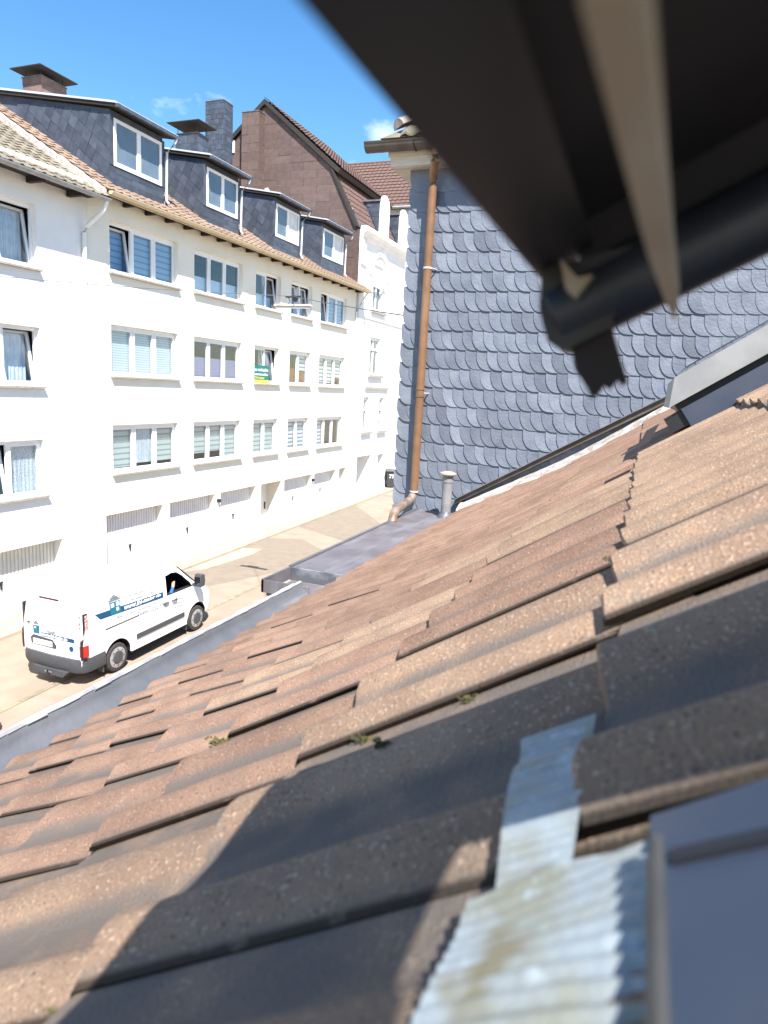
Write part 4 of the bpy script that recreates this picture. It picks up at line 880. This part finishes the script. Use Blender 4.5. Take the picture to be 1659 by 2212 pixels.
# right-hand side: rail, rubbing strip, handles, mirror
XS = HW
vpart('door_rail', MB().box(XS - .004, XS + .006, .62, 1.62, 1.045, 1.065), M_handle)
vpart('rubbing_strip', MB().box(XS - .01, XS + .022, 1.52, 3.16, .53, .64), M_plast); vpart('sill_panel', MB().box(XS - .05, XS + .004, 1.36, 3.26, .30, .42), M_van)
vpart('rear_quarter_trim', MB().box(XS - .03, XS + .008, .18, .575, .33, .60), M_plast)
for y in (2.42, 2.72): vpart('door_handle', MB().tube([(XS + .004, y, 1.06), (XS + .035, y + .03, 1.065), (XS + .035, y + .14, 1.07), (XS + .004, y + .17, 1.07)], .016, 8), M_plast)
mr = vpart('wing_mirror', MB().prism([(3.52, 1.20), (3.66, 1.20), (3.69, 1.34), (3.66, 1.50), (3.55, 1.50), (3.51, 1.36)], lambda p, q, x: (x, p, q), XS + .04, XS + .24), M_plast)
vpart('mirror_arm', MB().tube([(XS - .05, 3.58, 1.22), (XS + .10, 3.58, 1.25)], .035, 8), M_plast, mr)
vpart('mirror_glass', MB().box(XS + .06, XS + .22, 3.505, 3.512, 1.25, 1.45), M_carglass, mr)
vpart('wing_mirror', MB().prism([(3.52, 1.20), (3.66, 1.20), (3.69, 1.34), (3.66, 1.50), (3.55, 1.50), (3.51, 1.36)], lambda p, q, x: (x, p, q), -XS - .24, -XS - .04), M_plast)
vpart('door_seam', MB().box(XS - .004, XS + .0025, 2.495, 2.505, .42, 1.10), M_ink); vpart('door_seam', MB().box(XS - .004, XS + .0025, 1.395, 1.405, .45, 1.04), M_ink)
ws = MB(); ws.add([(-.58, 3.26, 1.72), (.58, 3.26, 1.72), (.66, 3.84, 1.21), (-.66, 3.84, 1.21), (-.58, 3.25, 1.70), (.58, 3.25, 1.70), (.66, 3.83, 1.19), (-.66, 3.83, 1.19)], [(0, 1, 2, 3), (7, 6, 5, 4), (0, 4, 5, 1), (1, 5, 6, 2), (2, 6, 7, 3), (3, 7, 4, 0)])
vpart('windscreen', ws, M_carglass)
fb = MB().prism([(-.62, 4.30), (.62, 4.30), (.52, 4.54), (.34, 4.64), (-.34, 4.64), (-.52, 4.54)], lambda p, q, z: (p, q, z), .27, .50); vpart('front_bumper', fb, M_plast)
for s in (1, -1): vpart('headlamp', MB().prism([(4.02, .80), (4.34, .72), (4.44, .82), (4.36, .93), (4.10, 1.02)], lambda p, q, x: (s * (HW - .10 - .28 * max(0, p - 4.1) + x), p, q), 0, .03), M_lampw)
# lettering: navy band, web address, small lines, house emblem
def flat(pts, mm, off=.002, name='print', z_=None):
    def sx(y, z): return (XS - .004 if z < 1.08 else XS - .004 - .10 * max(0, (z - 1.08)) / .37 * .55) + off
    m = MB(); n = len(pts); m.add([(sx(p, q) + .001, p, q) for p, q in pts] + [(sx(p, q) - .012, p, q) for p, q in pts], [tuple(range(n)), tuple(range(2 * n - 1, n - 1, -1))] + [(i, (i + 1) % n, n + (i + 1) % n, n + i) for i in range(n)])
    return vpart(name, m, mm, body)
BS = -.045
def bz(y, dz=0): return 1.375 + (y - .4) * BS + dz
flat([(.40, bz(.4, .06)), (.52, bz(.52, -.07)), (2.46, bz(2.46, -.07)), (2.46, bz(2.46, .06))], M_navy, .004, 'blue_band')
def side_text(s, size, y, z, mm, bold=0, off=.0075):
    return vtext(s, size, (XS - .004 - .10 * max(0, (z - 1.08)) / .37 * .55 + off, y, z), R_SIDE, mm, .18, bold, None, math.atan(BS))
side_text('www.lhl-maler.de', .165, 1.19, bz(1.19, -.04), M_inkw, .004)
side_text('Ihr Kundendienst um uns', .105, 1.22, bz(1.22, .20), M_ink); side_text('Ihr Dienstleister in Koln', .105, 1.22, bz(1.22, .095), M_ink)
side_text('Maler . Lackierer . Bodenbelag . Fassaden', .088, .95, bz(.95, -.17), M_ink); side_text('Telefon 0202/57099', .13, 1.55, bz(1.55, -.28), M_ink)
side_text('Malerarbeiten', .07, 2.75, 1.02, M_ink); side_text('Fassadenschutz', .07, 2.75, .93, M_ink); side_text('Innenausbau', .07, 2.75, .84, M_ink)
hx = .82
flat([(hx, bz(hx, -.065)), (hx + .30, bz(hx + .3, -.065)), (hx + .30, bz(hx + .3, .20)), (hx, bz(hx, .20))], M_teal, .006, 'emblem')
for a, b, c, d in ((.03, .12, .09, .17), (.18, .27, .09, .17), (.17, .24, -.01, .06)): flat([(hx + a, bz(hx, c)), (hx + b, bz(hx, c)), (hx + b, bz(hx, d)), (hx + a, bz(hx, d))], M_inkw, .008, 'emblem')
flat([(hx - .02, bz(hx, .225)), (hx + .32, bz(hx, .215)), (hx + .32, bz(hx, .24)), (hx - .02, bz(hx, .25))], M_ink, .006, 'emblem')
flat([(hx + .02, bz(hx, .27)), (hx + .28, bz(hx, .26)), (hx + .15, bz(hx, .345))], M_ink, .006, 'emblem')
vpart('blue_band', MB().box(-.28, .60, -.004, -.0015, .93, 1.015), M_navy, body)
vtext('www.lhl-maler.de', .095, (-.26, -.0055, .945), R_REAR, M_inkw, .15, .003)
vpart('emblem', MB().box(-.50, -.33, -.004, -.0015, .96, 1.14), M_teal, body); vpart('emblem', MB().box(-.46, -.42, -.006, -.0042, 1.07, 1.11), M_inkw, body)
vpart('emblem', MB().prism([(-.51, 1.16), (-.32, 1.16), (-.415, 1.25)], lambda p, q, y: (p, y, q), -.004, -.0015), M_ink, body)
# ---- driver with bare hand at the top of the open window
drv = Thing('person', 'driver in blue long sleeved shirt with raised forearm at the open van window', 'person', (VX + .33, VY0 + 2.62, gz(12.5) + .62), 'S')
def skin_body(name, joints, edges, radii, sub=2):
    me = bpy.data.meshes.new(name); me.from_pydata([Vector(j) for j in joints], edges, []); o = bpy.data.objects.new(name, me); COL.objects.link(o)
    o.modifiers.new('s', 'SKIN'); sv = me.skin_vertices[0].data
    for i, r in enumerate(radii): sv[i].radius = (r, r) if not isinstance(r, tuple) else r
    sv[0].use_root = True
    sb = o.modifiers.new('u', 'SUBSURF'); sb.levels = sub; sb.render_levels = sub
    bpy.context.view_layer.update(); res = bpy.data.meshes.new_from_object(o.evaluated_get(bpy.context.evaluated_depsgraph_get())); bpy.data.objects.remove(o); return res
J = [(0, 0, .10), (0, -.02, .32), (0, 0, .50), (0, .03, .60), (0, .05, .70), (0, .07, .80),            # pelvis..head
     (.19, 0, .50), (.36, .16, .50), (.37, .26, .70), (.35, .31, .79),                              # right arm raised
     (-.19, 0, .50), (-.25, .16, .30), (-.14, .40, .36),                                            # left arm to wheel
     (.11, .03, .08), (.14, .46, .12), (.14, .62, -.25), (-.11, .03, .08), (-.14, .46, .12), (-.14, .62, -.25),
     (.35, .345, .855), (.37, .33, .86), (.33, .335, .85), (.385, .31, .85), (.315, .30, .82)]
Ed = [(0, 1), (1, 2), (2, 3), (3, 4), (4, 5), (2, 6), (6, 7), (7, 8), (8, 9), (2, 10), (10, 11), (11, 12), (0, 13), (13, 14), (14, 15), (0, 16), (16, 17), (17, 18), (9, 19), (9, 20), (9, 21), (9, 22), (9, 23)]
Rr = [.13, .13, .12, .055, .085, .08, .075, .052, .040, .036, .075, .05, .035, .09, .07, .045, .09, .07, .045, .011, .011, .011, .010, .012]
pm = skin_body('body', J, Ed, Rr); pm.materials.clear()
for q in (M_blue, M_skin, M_jean, M_hair): pm.materials.append(q)
for f in pm.polygons:
    c = f.center; f.use_smooth = True
    f.material_index = 1 if (c.z > .575 and abs(c.x) < .15) or (c.x > .25 and c.z > .735) or (c.x < 0 and c.y > .36 and .25 < c.z < .45) else (2 if c.z < .16 else 0)
    if abs(c.x) < .15 and c.z > .78 or (abs(c.x) < .15 and c.z > .66 and c.y < .02): f.material_index = 3
drv.link('body', pm)
# ================================================================ A DARK CAR JUST ENTERING THE VIEW
car = Thing('parked_car', 'black parked car behind the white van, only its nose in view', 'car', (-10.95, 6.05, gz(6)), 'S')
def cpart(name, mb, material, parent=None, smooth=None): return car.link(name, mesh_of(name, mb, material, smooth), parent)
prof_c = [(-2.0, .35), (-2.05, .62), (-1.9, .95), (-1.45, 1.02), (-.95, 1.42), (.15, 1.45), (.85, 1.02), (1.62, .86), (1.92, .62), (1.95, .40), (1.8, .28), (-1.85, .28)]
m = MB(); rr = []
for x, sh in ((-.80, .93), (-.84, .97), (-.70, 1.0), (.70, 1.0), (.84, .97), (.80, .93)): rr.append([(x * (.84 if z > 1.05 else 1), y * sh, z * (1 if abs(x) < .75 else .985)) for y, z in prof_c])
m.grid(rr, True); m.f.append(tuple(range(11, -1, -1))); m.f.append(tuple(range(60, 72))); cpart('body', m, M_carblack, None, 40)
for s in (1, -1):
    cpart('side_window', MB().prism([(-1.2, 1.05), (-.88, 1.35), (.12, 1.38), (.62, 1.05)], lambda p, q, x: (s * (.715 + x), p, q), 0, .02), M_carglass)
    cpart('headlamp', MB().box(s * .68 - .1, s * .68 + .1, 1.70, 1.87, .60, .72), M_lampw)
    for y in (-1.25, 1.25):
        tw = cpart('wheel', MB().tube([(s * .66, y, .31), (s * .80, y, .31), (s * .83, y, .31)], [.31, .31, .26], 28), M_tyre, None, 40)
        cpart('rim', MB().tube([(s * .825, y, .31), (s * .838, y, .31)], [.21, .19], 20), M_rim, tw, 30)
# ================================================================ BIN, LAMP, CABLE, SIGN
bn = Thing('wheelie_bin', 'dark grey wheelie bin marked 77 in front of the ornate white house', 'bin', (-14.15, 37.3, gz(37.3) + .05), 'S')
def bpart(name, mb, mm, parent=None, smooth=None): return bn.link(name, mesh_of(name, mb, mm, smooth), parent)
bb = MB(); bb.add([(-.24, -.24, .06), (.24, -.24, .06), (.24, .22, .06), (-.24, .22, .06), (-.30, -.30, .95), (.30, -.30, .95), (.30, .30, .95), (-.30, .30, .95)], [(3, 2, 1, 0), (4, 5, 6, 7), (0, 1, 5, 4), (1, 2, 6, 5), (2, 3, 7, 6), (3, 0, 4, 7)])
bo = bpart('body', bb, M_bin)
bpart('rim', MB().box(-.33, .33, -.34, .33, .93, .985), M_bin); bpart('lid', MB().prism([(-.35, .99), (.34, .99), (.30, 1.05), (-.1, 1.08), (-.30, 1.06)], lambda p, q, x: (x, p, q), -.33, .33), M_bin)
for s in (1, -1): bpart('wheel', MB().cyl((s * .24, .24, .10), (1, 0, 0), .10, .06, 18), M_tyre)
bpart('handle', MB().tube([(-.22, .34, .98), (-.22, .40, .97), (.22, .40, .97), (.22, .34, .98)], .018, 8), M_bin)
me = text_mesh('lettering', '77', .30, M_inkw, .002, 0, .008); o = bn.link('lettering', me, bo); o.matrix_local = Matrix.Translation((-.15, -.318, .58)) @ R_REAR.to_4x4()
bn.e.rotation_euler.z += rad(25)
LP = Vector((-8.40, 14.90, 1.84))
lamp = Thing('hanging_street_lamp', 'long street lamp hanging from a cable over the road', 'street lamp', LP, 'S')
hs_ = lamp.part('housing', MB().prism([(-.06, -.03), (.06, -.03), (.075, .0), (.04, .04), (-.04, .04), (-.075, .0)], lambda p, q, x: (LP.x + x, LP.y + p, LP.z + q), -.50, .50), M_lampb, None)
lamp.part('diffuser', MB().prism([(-.05, -.032), (.05, -.032), (.035, -.055), (-.035, -.055)], lambda p, q, x: (LP.x + x, LP.y + p, LP.z + q), -.47, .47), M_pvc, hs_)
for dx in (-.14, .16): lamp.part('hanger', MB().tube([LP + Vector((dx, 0, .03)), LP + Vector((dx * .6, 0, .13)), LP + Vector((dx * 1.1, 0, .21))], .011, 6), M_handle)
lamp.part('cable_clamp', MB().box(LP.x - .20, LP.x + .20, LP.y - .025, LP.y + .025, LP.z + .19, LP.z + .235), M_handle)
lamp.part('clamp_wheel', MB().cyl(LP + Vector((.06, 0, .15)), (0, 1, 0), .06, .04, 14), M_handle)
def sag(a, b, d, n=24): a, b = Vector(a), Vector(b); return [a.lerp(b, i / n) - Vector((0, 0, d * 4 * (i / n) * (1 - i / n))) for i in range(n + 1)]
K = LP + Vector((0, 0, .225))
cb = Thing('lamp_cable', 'thin steel cable strung across the street carrying the lamp', 'cable', (-14.4, 10.0, 2.05), 'S')
EL, ER = Vector((-14.45, 10.6, 1.98)), Vector((-2.42, 7.4, .78))
cb.part('wire', MB().tube(sag(EL, K, .06), .0085, 6), M_cable, None, 60); cb.part('wire', MB().tube(sag(K, ER, .02), .0085, 6), M_cable, None, 60)
cb.part('wall_hook', MB().box(-14.5, -14.40, 10.55, 10.65, 1.93, 2.03), M_handle); cb.part('wall_hook', MB().box(-2.48, -2.38, 7.35, 7.45, .73, .83), M_handle)
sg_ = Thing('window_banner', 'green and yellow sale banner hung outside a tilted window', 'sign', (XF + .03, 22.95, .02), 'S')
sgo = sg_.part('panel', MB().box(XF - .08, XF - .06, 22.93, 24.05, .10, .66), M_green); sg_.part('yellow_strip', MB().box(XF - .083, XF - .055, 22.93, 24.05, -.06, .10), M_yellow, sgo); sg_.part('bottom_bar', MB().box(XF - .085, XF - .05, 22.90, 24.08, -.085, -.06), M_handle, sgo)
for tx, sz, zz_ in (('zu verkaufen', .19, .43), ('www.immobilien', .14, .27), ('Wohnungen', .14, .14)):
    me = text_mesh('lettering', tx, sz, M_inkw if zz_ > .2 else M_yellow, .001, 0, .003); o = sg_.link('lettering', me, sgo); o.matrix_local = Matrix.Translation(Vector((XF - .058, 23.0, zz_)) - sg_.o) @ R_SIDE.to_4x4()
